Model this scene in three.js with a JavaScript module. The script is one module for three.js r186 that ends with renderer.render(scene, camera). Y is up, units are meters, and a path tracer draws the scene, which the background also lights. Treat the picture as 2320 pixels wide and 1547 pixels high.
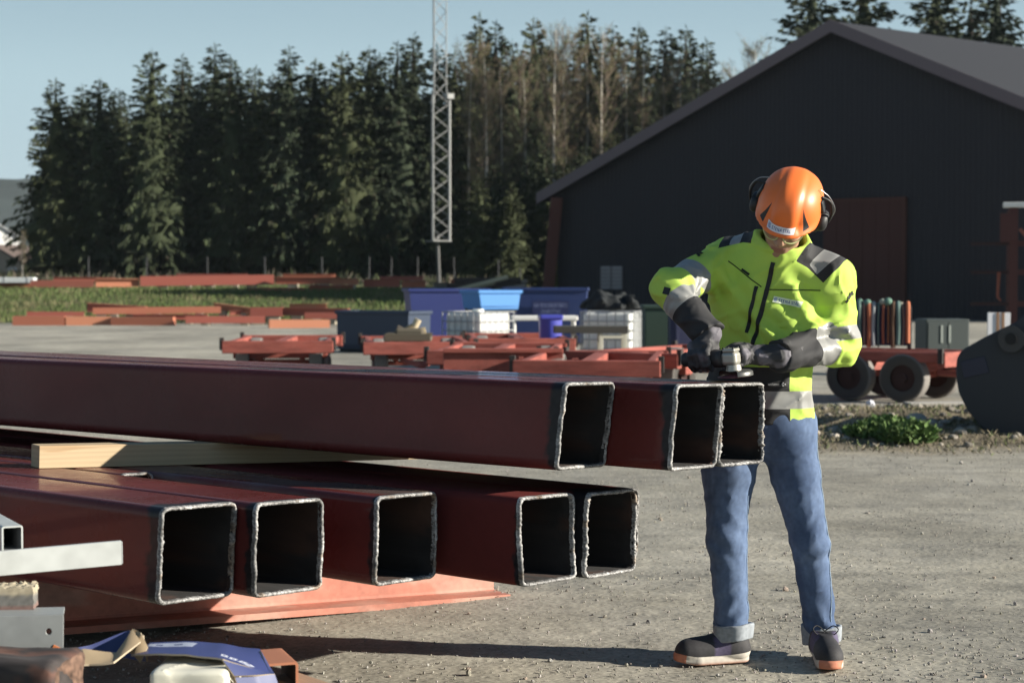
import * as THREE from 'three';
import { mergeGeometries, mergeVertices, toCreasedNormals } from 'three/addons/utils/BufferGeometryUtils.js';
import { RoundedBoxGeometry } from 'three/addons/geometries/RoundedBoxGeometry.js';
import { ImprovedNoise } from 'three/addons/math/ImprovedNoise.js';

// ------------------------------------------------------------------ camera, sky, sun, exposure
const scene = new THREE.Scene();
const FOCAL = 3900, PITCH = Math.atan(133.5 / FOCAL), EYE = 1.37;
const camera = new THREE.PerspectiveCamera(2 * Math.atan(773.5 / FOCAL) * 180 / Math.PI, 2320 / 1547, 0.1, 4000);
camera.position.set(0, EYE, 0);
camera.rotation.x = -PITCH;
camera.focus = 5.75;
camera.userData.fStop = 5.0;
scene.add(camera);

const renderer = new THREE.WebGLRenderer({ antialias: true });
renderer.toneMapping = THREE.LinearToneMapping;
renderer.toneMappingExposure = 2.1;
renderer.shadowMap.enabled = true;
renderer.setSize(1024, 682);

const SUN_AZ = 11 * Math.PI / 180, SUN_EL = 19.5 * Math.PI / 180;   // azimuth turned from straight right towards the camera
const sunDir = new THREE.Vector3(Math.cos(SUN_EL) * Math.cos(SUN_AZ), Math.sin(SUN_EL), Math.cos(SUN_EL) * Math.sin(SUN_AZ));
const sun = new THREE.DirectionalLight(new THREE.Color().setRGB(1.0, 0.93, 0.81), 5);
sun.position.copy(sunDir).multiplyScalar(150).add(new THREE.Vector3(0, 0, -50));
sun.target.position.set(0, 0, -50);
sun.castShadow = true;
Object.assign(sun.shadow.camera, { left: -90, right: 90, top: 70, bottom: -70, near: 1, far: 400 });
sun.shadow.mapSize.set(4096, 4096);
scene.add(sun, sun.target);

{ // clear spring sky: pale towards the horizon, deeper blue overhead
  const w = 512, h = 256, data = new Float32Array(w * h * 4);
  const zen = [0.029, 0.063, 0.120], mid = [0.208, 0.292, 0.328], low = [0.266, 0.312, 0.330];
  for (let j = 0; j < h; j++) {
    const el = Math.max(0, (j + 0.5) / h * 180 - 90);
    const a = Math.exp(-el / 4.5), q = Math.min(1, Math.max(0, (el - 7) / 38)), b = Math.pow(q, 0.75) * (1.75 - 0.75 * q);
    for (let i = 0; i < w; i++) {
      const k = (j * w + i) * 4;
      for (let c = 0; c < 3; c++) {
        const v = mid[c] + (low[c] - mid[c]) * a;
        data[k + c] = v + (zen[c] - v) * Math.min(1, b);
      }
      data[k + 3] = 1;
    }
  }
  const t = new THREE.DataTexture(data, w, h, THREE.RGBAFormat, THREE.FloatType);
  t.mapping = THREE.EquirectangularReflectionMapping; t.colorSpace = THREE.LinearSRGBColorSpace;
  t.magFilter = t.minFilter = THREE.LinearFilter; t.needsUpdate = true;
  scene.background = t; scene.environment = t;
}

scene.fog = new THREE.FogExp2(new THREE.Color().setRGB(0.62, 0.72, 0.80), 0.0001);   // thin spring haze that pales the far ridge

// ------------------------------------------------------------------ helpers
let seed = 20240;
function rnd() { seed = (seed * 1664525 + 1013904223) >>> 0; return seed / 4294967296; }
const rr = (a, b) => a + (b - a) * rnd();
const pn = new ImprovedNoise();
const noise = (x, y, z) => pn.noise(x, y, z);
function fbm(x, y, z, o = 4) { let s = 0, a = 0.5, f = 1; for (let i = 0; i < o; i++) { s += a * pn.noise(x * f + i * 17.3, y * f + i * 5.1, z * f + i * 9.7); a *= 0.5; f *= 2.03; } return s; }
const clamp = (x, a = 0, b = 1) => Math.min(b, Math.max(a, x));
const smooth = (a, b, x) => { const t = clamp((x - a) / (b - a)); return t * t * (3 - 2 * t); };
const lerp = (a, b, t) => a + (b - a) * t;
const V = (x, y, z) => new THREE.Vector3(x, y, z);
// a photo pixel and a distance in metres along the view give a place in the yard
function W(px, py, d) {
  const u = (px - 1160) / FOCAL, v = -(py - 773.5) / FOCAL, c = Math.cos(PITCH), s = Math.sin(PITCH);
  const y = v * c - s, z = -(v * s + c), k = d / -z;
  return V(u * k, EYE + y * k, -d);
}
const groundDepth = (py) => { const v = -(py - 773.5) / FOCAL, c = Math.cos(PITCH), s = Math.sin(PITCH); return EYE * (v * s + c) / (s - v * c); };
const xAt = (px, d) => W(px, 640, d).x;
const yAt = (py, d) => W(1160, py, d).y;

const names = {};
function numbered(n) { const k = names[n] = (names[n] ?? -1) + 1; return k ? n + '_' + String(k).padStart(3, '0') : n; }
function shadows(o) { o.traverse((m) => { if (m.isMesh) { m.castShadow = true; m.receiveShadow = true; } }); return o; }
function tag(o, label, category, group, kind) {
  o.userData.label = label; if (category) o.userData.category = category;
  if (group) o.userData.group = group; if (kind) o.userData.kind = kind;
  return o;
}
function thing(name, label, category, pos = [0, 0, 0], turn = 0, group) {
  const o = new THREE.Group(); o.name = numbered(name); scene.add(o);
  o.position.set(...pos); o.rotation.y = turn;
  return tag(o, label, category, group);
}
function part(parent, name, geo, mat) {
  const m = new THREE.Mesh(Array.isArray(geo) ? merge(geo) : geo, mat); m.name = name; m.castShadow = m.receiveShadow = true; parent.add(m); return m;
}
function single(name, geo, mat, label, category, group) {
  const m = new THREE.Mesh(Array.isArray(geo) ? merge(geo) : geo, mat); m.name = numbered(name); m.castShadow = m.receiveShadow = true; scene.add(m);
  return tag(m, label, category, group);
}
function struct(name, geo, mat, label) {
  const m = new THREE.Mesh(geo, mat); m.name = name; m.castShadow = m.receiveShadow = true; scene.add(m);
  m.userData.kind = 'structure'; m.userData.label = label; return m;
}
function copyOf(o, label, pos, turn) {
  const c = o.clone(); c.name = numbered(o.name.replace(/_\d{3}$/, '')); scene.add(c);
  c.userData = { ...o.userData }; if (label) c.userData.label = label;
  if (pos) c.position.set(...pos); if (turn !== undefined) c.rotation.y = turn; return c;
}
function clean(g) { const n = g.index ? g.toNonIndexed() : g; for (const k of Object.keys(n.attributes)) if (!['position', 'normal', 'uv', 'color'].includes(k)) n.deleteAttribute(k); return n; }
function merge(list) {
  const gs = list.map(clean); const col = gs.some((g) => g.attributes.color), uv = gs.every((g) => g.attributes.uv);
  for (const g of gs) {
    if (col && !g.attributes.color) g.setAttribute('color', new THREE.BufferAttribute(new Float32Array(g.attributes.position.count * 3).fill(1), 3));
    if (!uv) g.deleteAttribute('uv');
  }
  return mergeGeometries(gs);
}
const at = (g, x, y, z, rx = 0, ry = 0, rz = 0) => { g.applyMatrix4(new THREE.Matrix4().compose(V(x, y, z), new THREE.Quaternion().setFromEuler(new THREE.Euler(rx, ry, rz, 'YXZ')), V(1, 1, 1))); return g; };
const box = (w, h, d, x = 0, y = 0, z = 0, r = 0.006) => at(r > 0 ? new RoundedBoxGeometry(w, h, d, 2, Math.min(r, w * 0.45, h * 0.45, d * 0.45)) : new THREE.BoxGeometry(w, h, d), x, y, z);
const cyl = (r0, r1, h, n = 20) => new THREE.CylinderGeometry(r0, r1, h, n);
function bar(a, b, r, r2 = r, n = 8) { // round bar between two points
  const d = V(b[0] - a[0], b[1] - a[1], b[2] - a[2]), l = d.length();
  const g = new THREE.CylinderGeometry(r2, r, l, n); g.translate(0, l / 2, 0);
  g.applyMatrix4(new THREE.Matrix4().compose(V(...a), new THREE.Quaternion().setFromUnitVectors(V(0, 1, 0), d.normalize()), V(1, 1, 1)));
  return g;
}
function sq(a, b, w, h) { // square bar between two points
  const d = V(b[0] - a[0], b[1] - a[1], b[2] - a[2]), l = d.length();
  const g = box(w, l, h, 0, l / 2, 0, Math.min(w, h) * 0.12);
  g.applyMatrix4(new THREE.Matrix4().compose(V(...a), new THREE.Quaternion().setFromUnitVectors(V(0, 1, 0), d.normalize()), V(1, 1, 1)));
  return g;
}
function paint(g, f) { // vertex colours from a function of position (linear rgb)
  const p = g.attributes.position, c = new Float32Array(p.count * 3);
  for (let i = 0; i < p.count; i++) { const v = f(p.getX(i), p.getY(i), p.getZ(i), i); c[i * 3] = v[0]; c[i * 3 + 1] = v[1]; c[i * 3 + 2] = v[2]; }
  g.setAttribute('color', new THREE.BufferAttribute(c, 3)); return g;
}
const col = (r, g, b) => new THREE.Color().setRGB(r, g, b);
const std = (c, roughness = 0.8, metalness = 0, o = {}) => new THREE.MeshStandardMaterial({ color: Array.isArray(c) ? col(...c) : c, roughness, metalness, ...o });
const vcol = (roughness = 0.85, metalness = 0, o = {}) => new THREE.MeshStandardMaterial({ vertexColors: true, roughness, metalness, ...o });
function tex(w, h, f, srgb = false, repeat) { // f(u,v) -> [r,g,b] 0..1 linear unless srgb; periodic when f is
  const data = new Uint8Array(w * h * 4);
  for (let j = 0; j < h; j++) for (let i = 0; i < w; i++) {
    const v = f(i / w, j / h, i, j), k = (j * w + i) * 4;
    for (let c = 0; c < 3; c++) { let x = Array.isArray(v) ? v[c] : v; if (srgb) x = x <= 0.0031308 ? x * 12.92 : 1.055 * Math.pow(x, 1 / 2.4) - 0.055; data[k + c] = clamp(Math.round(x * 255), 0, 255); }
    data[k + 3] = 255;
  }
  const t = new THREE.DataTexture(data, w, h); t.wrapS = t.wrapT = THREE.RepeatWrapping; t.magFilter = THREE.LinearFilter; t.minFilter = THREE.LinearMipmapLinearFilter; t.generateMipmaps = true;
  if (srgb) t.colorSpace = THREE.SRGBColorSpace; t.needsUpdate = true; if (repeat) t.repeat.set(...repeat); return t;
}
function pnoise(u, v, n, sx, sy, o) { // periodic fractal noise on the unit square
  let s = 0, a = 0.5;
  for (let k = 0; k < o; k++) {
    const f = 1 << k, nx = sx * f, ny = sy * f, x = u * nx, y = v * ny;
    const xi = Math.floor(x), yi = Math.floor(y), fx = x - xi, fy = y - yi, ux = fx * fx * (3 - 2 * fx), uy = fy * fy * (3 - 2 * fy);
    const h = (i, j) => { let q = (((i % nx) + nx) % nx) * 374761393 + (((j % ny) + ny) % ny) * 668265263 + (n + k * 101) * 982451653; q = Math.imul(q ^ (q >>> 13), 1274126177); return ((q ^ (q >>> 16)) >>> 0) / 4294967296; };
    s += a * (lerp(lerp(h(xi, yi), h(xi + 1, yi), ux), lerp(h(xi, yi + 1), h(xi + 1, yi + 1), ux), uy) - 0.5); a *= 0.5;
  }
  return s;
}
function canvasTex(w, h, draw) {
  const c = document.createElement('canvas'); c.width = w; c.height = h; const x = c.getContext('2d'); draw(x, w, h);
  const t = new THREE.CanvasTexture(c); t.colorSpace = THREE.SRGBColorSpace; t.magFilter = THREE.LinearFilter; return t;
}

// ------------------------------------------------------------------ the yard: one ground sheet out to the horizon
function terrain(x, d) {
  const side = 1 - smooth(-1.5, 2.5, x) * (1 - smooth(84, 100, d));
  let y = (smooth(56, 74, d) * 1.0 + smooth(74, 96, d) * 0.4) * side;
  y += smooth(130, 420, d) * 3;
  const berm = smooth(13.6, 15.2, d) * (1 - smooth(17.4, 19.0, d)) * smooth(1.9, 2.8, x) * (1 - smooth(9, 12, x)); // low strip of loose soil
  y += berm * (0.05 + 0.09 * Math.max(0, fbm(x * 1.1, d * 1.3, 3.3, 4) + 0.15));
  if (d < 60) y += (fbm(x * 0.35, d * 0.35, 1.5, 3)) * 0.025 * smooth(7, 12, d);
  return y;
}
const berm = (x, d) => smooth(13.4, 14.6, d + 0.5 * fbm(x * 0.8, d, 0.3)) * (1 - smooth(17.8, 19.2, d)) * smooth(1.8, 2.6, x);
const bankGrass = (x, d) => smooth(56.5, 58.5, d + 1.5 * fbm(x * 0.3, d * 0.3, 7)) * (1 - smooth(-0.5, 1.0, x));
const yardMap = tex(1536, 1536, (u, v) => {
  const big = pnoise(u, v, 1, 5, 5, 4), mid = pnoise(u, v, 2, 34, 30, 4), fine = pnoise(u, v, 3, 420, 420, 2), streak = pnoise(u, v, 4, 3, 44, 3), grit = pnoise(u, v, 9, 1000, 1000, 1);
  let k = 0.275 * (1 + 0.5 * big + 0.6 * mid + 0.8 * fine + 0.42 * streak + 0.6 * grit);
  const warm = 0.5 + pnoise(u, v, 6, 12, 12, 3);
  return [k * (1.02 + 0.05 * warm), k * (0.965 + 0.02 * warm), k * (0.835 - 0.05 * warm)];
}, true);
const yardBump = tex(1024, 1024, (u, v) => 0.5 + 0.5 * pnoise(u, v, 12, 60, 60, 4) + 0.45 * pnoise(u, v, 13, 300, 300, 2));
{
  const rows = [], nC = 340;
  for (let d = -12; d < 3.4; d += 1.1) rows.push(d);
  for (let d = 3.4; d < 10.5; d += 0.028) rows.push(d);
  for (let d = 10.5; d < 22; d += 0.1) rows.push(d);
  for (let d = 22; d < 135; d *= 1.012) rows.push(d);
  for (let d = 135; d < 3000; d *= 1.16) rows.push(d);
  const pos = [], uv = [], colr = [], idx = [];
  rows.forEach((d, j) => {
    const half = 6 + Math.abs(d) * 0.62;
    for (let i = 0; i <= nC; i++) {
      let t = i / nC * 2 - 1;
      t = d > 3 && d < 11 ? 0.5 * t + 0.5 * t * t * t : t;     // finer cells near the middle
      const x = t * half * (d > 3 && d < 11 ? 1.6 : 1);
      let y = terrain(x, d);
      if (d > 3.3 && d < 11.5) {
        const f = 1 - smooth(9, 11.5, d);
        y += f * (0.012 * fbm(x * 2.2, d * 2.2, 0.5, 3) + 0.010 * Math.max(0, fbm(x * 13, d * 13, 2.5, 3)) + 0.012 * Math.pow(Math.max(0, noise(x * 31, d * 31, 8.5)), 2));
      }
      pos.push(x, y, -d); uv.push(x / 5.5, d / 5.5);
      const b = berm(x, d), g = bankGrass(x, d), f = smooth(88, 93, d);
      const dirt = 0.93 + 0.62 * fbm(x * 0.5, d * 0.22, 4.4, 3), track = 1 + 0.42 * fbm(x * 0.10 + d * 0.05, d * 1.5, 9.1, 3);
      let c = [dirt * track, dirt * track, dirt * track * 0.985];
      const soil = [0.66, 0.56, 0.42], turf = [0.36, 0.42, 0.2], floor = [0.24, 0.2, 0.13], sn = 0.8 + 0.9 * fbm(x * 1.7, d * 1.7, 6.1, 4);
      for (let k = 0; k < 3; k++) { c[k] = lerp(c[k], soil[k] * sn, b); c[k] = lerp(c[k], turf[k] * sn, g); c[k] = lerp(c[k], floor[k], f); }
      colr.push(...c.map((v) => Math.max(0.04, v)));
    }
    if (j) for (let i = 0; i < nC; i++) { const a = (j - 1) * (nC + 1) + i, b2 = a + nC + 1; idx.push(a, a + 1, b2, b2, a + 1, b2 + 1); }
  });
  const g = new THREE.BufferGeometry();
  g.setAttribute('position', new THREE.Float32BufferAttribute(pos, 3)); g.setAttribute('uv', new THREE.Float32BufferAttribute(uv, 2)); g.setAttribute('color', new THREE.Float32BufferAttribute(colr, 3));
  g.setIndex(idx); g.computeVertexNormals();
  const m = new THREE.MeshStandardMaterial({ map: yardMap, bumpMap: yardBump, bumpScale: 0.008, vertexColors: true, roughness: 0.95 });
  struct('ground', g, m, 'dusty grey gravel yard with tyre marks');
}
{ // distant wooded ridge
  const n = 160, pos = [], idx = [], c = [];
  for (let i = 0; i <= n; i++) {
    const x = lerp(-900, 500, i / n), top = 55 + 16 * fbm(x * 0.006, 3, 1, 3) - smooth(-200, 400, x) * 30;
    for (let j = 0; j <= 24; j++) { const t = j / 24; pos.push(x, t * top + (j === 24 ? 2.5 * rnd() : 0) + 1.4 * noise(x * 0.08, t * 12, 2), -(820 + 90 * t)); const k = 0.85 + 0.5 * fbm(x * 0.05, t * 6, 5); c.push(0.055 * k, 0.070 * k, 0.066 * k); }
    if (i) for (let j = 0; j < 24; j++) { const a = (i - 1) * 25 + j; idx.push(a, a + 25, a + 1, a + 1, a + 25, a + 26); }
  }
  const g = new THREE.BufferGeometry(); g.setAttribute('position', new THREE.Float32BufferAttribute(pos, 3)); g.setAttribute('color', new THREE.Float32BufferAttribute(c, 3)); g.setIndex(idx); g.computeVertexNormals();
  struct('hill', g, vcol(1), 'distant wooded ridge behind the houses');
}

// ------------------------------------------------------------------ black gable-fronted warehouse
{
  const bt = 35 * Math.PI / 180, U = V(Math.cos(bt), 0, Math.sin(bt)), N = V(-Math.sin(bt), 0, Math.cos(bt)); // along the gable wall; outwards
  const A = V(xAt(1264, 72.4), 0, -72.4), S = 12.6, eave = 5.1, ridge = 10.85;
  const back = V(Math.sin(52 * Math.PI / 180), 0, -Math.cos(52 * Math.PI / 180)), L = 44;
  const o = thing('warehouse', 'large black warehouse with a low pitched roof and red sliding door', 'building');
  const P = (s, y, out = 0, b = 0) => A.clone().addScaledVector(U, s).addScaledVector(N, out).addScaledVector(back, b).setY(y);
  const quad = (a, b, c, d) => { const g = new THREE.BufferGeometry(); g.setAttribute('position', new THREE.Float32BufferAttribute([...a.toArray(), ...b.toArray(), ...c.toArray(), ...a.toArray(), ...c.toArray(), ...d.toArray()], 3)); g.computeVertexNormals(); return g; };
  const roofY = (s) => eave + (ridge - eave) * (1 - Math.abs(s - S) / S);
  const wallMat = std([0.0095, 0.0088, 0.0145], 0.75), trimMat = std([0.120, 0.092, 0.102], 0.75), redMat = std([0.052, 0.0140, 0.0100], 0.8), roofMat = std([0.0125, 0.0140, 0.0200], 0.85);
  // gable wall of vertical sheet ribs: each rib is a narrow proud strip
  const w = [], dir = (s) => (s < S ? 1 : -1);
  const n = 126;
  for (let i = 0; i < n; i++) {
    const s0 = i / n * 2 * S, s1 = (i + 1) / n * 2 * S, m0 = s0 + (s1 - s0) * 0.62, m1 = s0 + (s1 - s0) * 0.72;
    w.push(quad(P(s0, -0.3), P(m0, -0.3), P(m0, roofY(m0)), P(s0, roofY(s0))), quad(P(m0, -0.3), P(m1, -0.3, 0.03), P(m1, roofY(m1), 0.03), P(m0, roofY(m0))), quad(P(m1, -0.3, 0.03), P(s1, -0.3), P(s1, roofY(s1)), P(m1, roofY(m1), 0.03)));
  }
  part(o, 'gable_wall', w, wallMat);
  part(o, 'side_wall', [quad(P(2 * S, -0.3), P(2 * S, -0.3, 0, L), P(2 * S, eave, 0, L), P(2 * S, eave)), quad(P(0, -0.3), P(0, -0.3, 0, L), P(0, eave, 0, L), P(0, eave))], wallMat);
  part(o, 'rear_wall', [quad(P(0, -0.3, 0, L), P(2 * S, -0.3, 0, L), P(2 * S, eave, 0, L), P(0, eave, 0, L)), quad(P(0, eave, 0, L), P(2 * S, eave, 0, L), P(S, ridge, 0, L), P(S, ridge, 0, L))], wallMat);
  const th = 0.3, ov = 0.7, slope = (ridge - eave) / S;
  for (const side of [-1, 1]) {
    const s0 = side < 0 ? -ov : 2 * S + ov, y0 = eave - ov * slope, o1 = 0.55;
    const tops = [P(s0, y0 + th, o1), P(S, ridge + th, o1), P(S, ridge + th, o1, L), P(s0, y0 + th, o1, L)], bots = [P(s0, y0, o1), P(S, ridge, o1), P(S, ridge, o1, L), P(s0, y0, o1, L)];
    part(o, 'roof', [quad(...tops), quad(...bots), quad(tops[0], tops[3], bots[3], bots[0])], roofMat);
    const f = [P(s0, y0 - 0.12, o1 + 0.04), P(S, ridge - 0.12, o1 + 0.04), P(S, ridge + th + 0.05, o1 + 0.04), P(s0, y0 + th + 0.05, o1 + 0.04)], fb = [P(s0, y0 - 0.12, o1 - 0.02), P(S, ridge - 0.12, o1 - 0.02), P(S, ridge + th + 0.05, o1 - 0.02), P(s0, y0 + th + 0.05, o1 - 0.02)];
    part(o, 'barge_board', [quad(...f), quad(fb[0], fb[1], f[1], f[0]), quad(f[3], f[2], fb[2], fb[3]), quad(f[0], f[3], fb[3], fb[0])], trimMat);
  }
  // leaning red-brown corner frame
  part(o, 'corner_post', sq(W(1236, 740, 72.2).setY(-0.2).toArray(), W(1262, 447, 71.9).toArray(), 0.5, 0.45), std([0.075, 0.022, 0.016], 0.8));
  // sliding door: photo pixels on the gable plane
  const onWall = (px) => { let s = S; for (let i = 0; i < 30; i++) { const q = P(s, 1); const e = q.x / -q.z - (px - 1160) / FOCAL; s -= e * 60; } return s; };
  const sa = onWall(1868), sb = onWall(2046), dm = P((sa + sb) / 2, 0), dh = yAt(456, -dm.z);
  const slab = (s0, s1, y0, y1, o0, o1) => { const g = new THREE.BoxGeometry(s1 - s0, y1 - y0, o1 - o0); g.translate((s0 + s1) / 2, (y0 + y1) / 2, (o0 + o1) / 2); g.applyMatrix4(new THREE.Matrix4().makeBasis(U, V(0, 1, 0), N).setPosition(A)); return g; };
  const door = part(o, 'sliding_door', [slab(sa, sb, -0.2, dh, 0.05, 0.12)], redMat); door.userData.label = 'dull red sliding door in the black gable';
  part(door, 'door_frame', [slab(sb, sb + 0.16, -0.2, dh + 0.12, 0.05, 0.18), slab(sa, sb, dh, dh + 0.12, 0.05, 0.18)], std([0.060, 0.018, 0.012], 0.8));
  for (let k = 1; k < 6; k++) part(door, 'board_joint', slab(lerp(sa, sb, k / 6) - 0.02, lerp(sa, sb, k / 6) + 0.02, -0.2, dh, 0.121, 0.135), redMat);
  const s0 = onWall(1363), s1 = onWall(1411), wz = -P((s0 + s1) / 2, 0).z, y0 = yAt(655, wz), y1 = yAt(603, wz);
  const win = part(o, 'window', slab(s0, s1, y0, y1, 0.03, 0.07), std([0.20, 0.19, 0.20], 0.5)); win.userData.label = 'pale barred window';
  const bars = []; for (let k = 1; k < 6; k++) bars.push(slab(s0, s1, lerp(y0, y1, k / 6) - 0.015, lerp(y0, y1, k / 6) + 0.015, 0.071, 0.10)); bars.push(slab((s0 + s1) / 2 - 0.02, (s0 + s1) / 2 + 0.02, y0, y1, 0.072, 0.11));
  part(win, 'window_bars', bars, std([0.12, 0.11, 0.115], 0.6));
}

// ------------------------------------------------------------------ trees
function cards(list) { // list of [x,y,z, dx,dy,dz (tip), width, colour] -> slim leaf-shaped faces
  const pos = new Float32Array(list.length * 18), cl = new Float32Array(list.length * 18); let k = 0;
  const d = V(), s = V(), u = V(), q = V();
  for (const [x, y, z, dx, dy, dz, w, c] of list) {
    d.set(dx, dy, dz); u.set(rnd() - 0.5, rnd() - 0.5, rnd() - 0.5); s.crossVectors(d, u).normalize().multiplyScalar(w / 2);
    const mx = x + dx * 0.45, my = y + dy * 0.45, mz = z + dz * 0.45;
    const v = [x, y, z, mx + s.x, my + s.y, mz + s.z, x + dx, y + dy, z + dz, x, y, z, x + dx, y + dy, z + dz, mx - s.x, my - s.y, mz - s.z];
    for (let i = 0; i < 18; i++) { pos[k + i] = v[i]; cl[k + i] = c[i % 3]; } k += 18;
  }
  const g = new THREE.BufferGeometry(); g.setAttribute('position', new THREE.BufferAttribute(pos, 3)); g.setAttribute('color', new THREE.BufferAttribute(cl, 3)); g.computeVertexNormals(); return g;
}
const needleMat = vcol(0.9), barkMat = vcol(0.95);
function trunkGeo(h, r, lean, colour, n = 9) {
  const pts = []; for (let i = 0; i <= 14; i++) { const t = i / 14; pts.push(V(lean * Math.sin(t * 2.2) + 0.05 * Math.sin(t * 9), t * h, lean * 0.6 * Math.sin(t * 3.1))); }
  const curve = new THREE.CatmullRomCurve3(pts), g = new THREE.TubeGeometry(curve, 30, r, n, false), p = g.attributes.position;
  for (let i = 0; i <= 30; i++) { const c = curve.getPointAt(i / 30), k = Math.max(0.12, 1 - 0.88 * i / 30); for (let j = 0; j <= n; j++) { const a = i * (n + 1) + j; p.setXYZ(a, c.x + (p.getX(a) - c.x) * k, c.y + (p.getY(a) - c.y) * k, c.z + (p.getZ(a) - c.z) * k); } }
  g.computeVertexNormals(); return paint(g, colour);
}
function spruceGeo(H, R, bare, tint) {
  const list = [];
  const branches = Math.round(H * 30);
  for (let i = 0; i < branches; i++) {
    const t = Math.pow((i + rnd()) / branches, 0.82), y = H * (1 - t * (1 - bare)) + rr(-0.12, 0.12); // t: 0 at the top
    const a = rnd() * 6.283, bulge = 1 + 0.30 * noise(Math.cos(a) * 1.3 + R * 7, y * 0.55, Math.sin(a) * 1.3) , len = (R * Math.pow(t, 0.66) * (1 - 0.22 * smooth(0.8, 1, t)) * rr(0.5, 1.16) + 0.10) * bulge, ca = Math.cos(a), sa = Math.sin(a);
    const rise = lerp(0.6, -0.36, Math.pow(t, 0.5)) + rr(-0.1, 0.1), ns = Math.max(4, Math.ceil(len * 15)), lift = rr(0.08, 0.2);
    for (let s = 0; s < ns; s++) {
      const q = Math.pow((s + rnd()) / ns, 0.75), r = q * len, yy = y + rise * r - 0.08 * r * r * (0.5 + t) + lift * q * q * len;
      const side = rr(-1, 1) * (0.5 - 0.3 * q), out = rr(0.10, 0.32), hang = rr(0.05, 0.5) * (0.3 + t), k = rr(0.55, 1.35) * (rnd() < 0.04 ? 1.5 : 1);
      const c = rnd() < 0.02 ? [0.045 * k, 0.036 * k, 0.020 * k] : [tint[0] * k, tint[1] * k, tint[2] * k];
      list.push([ca * r - sa * side * 0.35, yy, sa * r + ca * side * 0.35, ca * out - sa * side * 0.6, -hang + rise * 0.1, sa * out + ca * side * 0.6, rr(0.08, 0.19), c]);
    }
  }
  for (let k = 0; k < 10; k++) list.push([0, H - 0.1 * k, 0, rr(-0.12, 0.12), 0.35, rr(-0.12, 0.12), 0.07, tint]);
  const core = new THREE.CylinderGeometry(0.02, R * 0.56, H * (0.93 - bare), 16, 26, true), cp = core.attributes.position;  // dense inner foliage
  for (let i = 0; i < cp.count; i++) { const x = cp.getX(i), y = cp.getY(i), z = cp.getZ(i), q = 1 + 0.9 * noise(x * 1.6 + R * 5, y * 1.5, z * 1.6) + 0.35 * noise(x * 5, y * 5, z * 5); cp.setXYZ(i, x * q, y + 0.3 * noise(x * 3, y * 3, z * 3 + 5), z * q); }
  core.translate(0, H * (0.93 - bare) / 2 + H * (bare + 0.02), 0); core.computeVertexNormals(); core.deleteAttribute('uv');
  return merge([cards(list), paint(core, () => tint)]);
}
const spruceKinds = [[14.2, 2.5, 0.10, [0.024, 0.034, 0.011]], [15.5, 2.2, 0.16, [0.018, 0.029, 0.011]], [13.2, 2.8, 0.06, [0.029, 0.037, 0.010]], [16.0, 1.9, 0.22, [0.020, 0.030, 0.012]], [12.4, 1.6, 0.14, [0.030, 0.039, 0.013]]]
  .map(([h, r, b, t]) => ({ h, crown: spruceGeo(h, r, b, t), trunk: trunkGeo(h * 0.97, 0.2, 0.1, (x, y, z) => { const k = 0.8 + 0.6 * noise(x * 9, y * 3, z * 9); return [0.055 * k, 0.040 * k, 0.032 * k]; }) }));
function spruce(px, py, d, kind, label, group, wide = 1) {
  const k = spruceKinds[kind], x = xAt(px, d), g = terrain(x, d), H = Math.max(4, yAt(py, d) - g), s = H / k.h;
  const o = thing('spruce_tree', label, 'tree', [x, g - 0.05, -d], rr(0, 6.28), group);
  o.scale.set(s * wide * rr(0.92, 1.1), s, s * wide * rr(0.92, 1.1));
  part(o, 'trunk', k.trunk, barkMat); part(o, 'crown', k.crown, needleMat);
  return o;
}
const standLabel = 'tall dark spruce in the dense stand of trees behind the yard';
const front = [[129, 183, 97, 2], [160, 240, 101, 0], [190, 195, 100, 1], [228, 179, 97, 0], [285, 250, 103, 4], [346, 115, 96, 0], [416, 127, 104, 3], [460, 170, 98, 1], [491, 104, 100, 1], [525, 131, 97, 0], [579, 156, 105, 4], [620, 170, 97, 2], [658, 109, 96, 1], [715, 136, 98, 0], [750, 160, 104, 1], [778, 120, 96, 2], [837, 109, 97, 0], [862, 125, 103, 1], [900, 100, 97, 1], [939, 79, 101, 3], [991, 107, 98, 0], [1030, 120, 104, 2], [1088, 37, 112, 4], [1123, 54, 114, 1], [1160, 95, 110, 0], [1210, 45, 112, 2], [1250, 100, 116, 0], [1332, 33, 113, 4], [1388, 62, 114, 1], [1446, 58, 112, 0], [1508, 66, 115, 1], [1553, 64, 114, 0], [1600, 95, 117, 4]];
front.forEach(([px, py, d, k]) => spruce(px, py, d, k, px < 1060 ? standLabel : 'spruce top rising among the bare birches beside the black warehouse', px < 1060 ? 'spruces of the dense stand' : 'spruces among the birches', px < 1060 ? 1.22 : 1.05));
[[1085, 400, 91, 2], [1120, 372, 93, 0], [1158, 410, 90, 2], [1196, 350, 93, 1], [1232, 330, 92, 0], [1275, 360, 91, 2], [1325, 330, 93, 0], [1390, 300, 94, 2], [1450, 285, 95, 0]].forEach(([px, py, d, k]) => spruce(px, py, d, k, 'low dark spruce in front of the birch trunks beside the warehouse', 'low spruces before the birches', 1.35));
const rear = []; for (let i = 0; i < 21; i++) rear.push([150 + i * 44 + rr(-14, 14), rr(165, 250) + (i < 3 ? 60 : 0), rr(108, 120), Math.floor(rnd() * 5)]);
for (let i = 0; i < 15; i++) rear.push([1075 + i * 38 + rr(-14, 14), rr(120, 220), rr(116, 128), Math.floor(rnd() * 4)]);
rear.forEach(([px, py, d, k]) => spruce(px, py, d, k, px < 1060 ? standLabel : 'spruce top rising among the bare birches beside the black warehouse', px < 1060 ? 'spruces of the dense stand' : 'spruces among the birches', 1.5));
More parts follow.
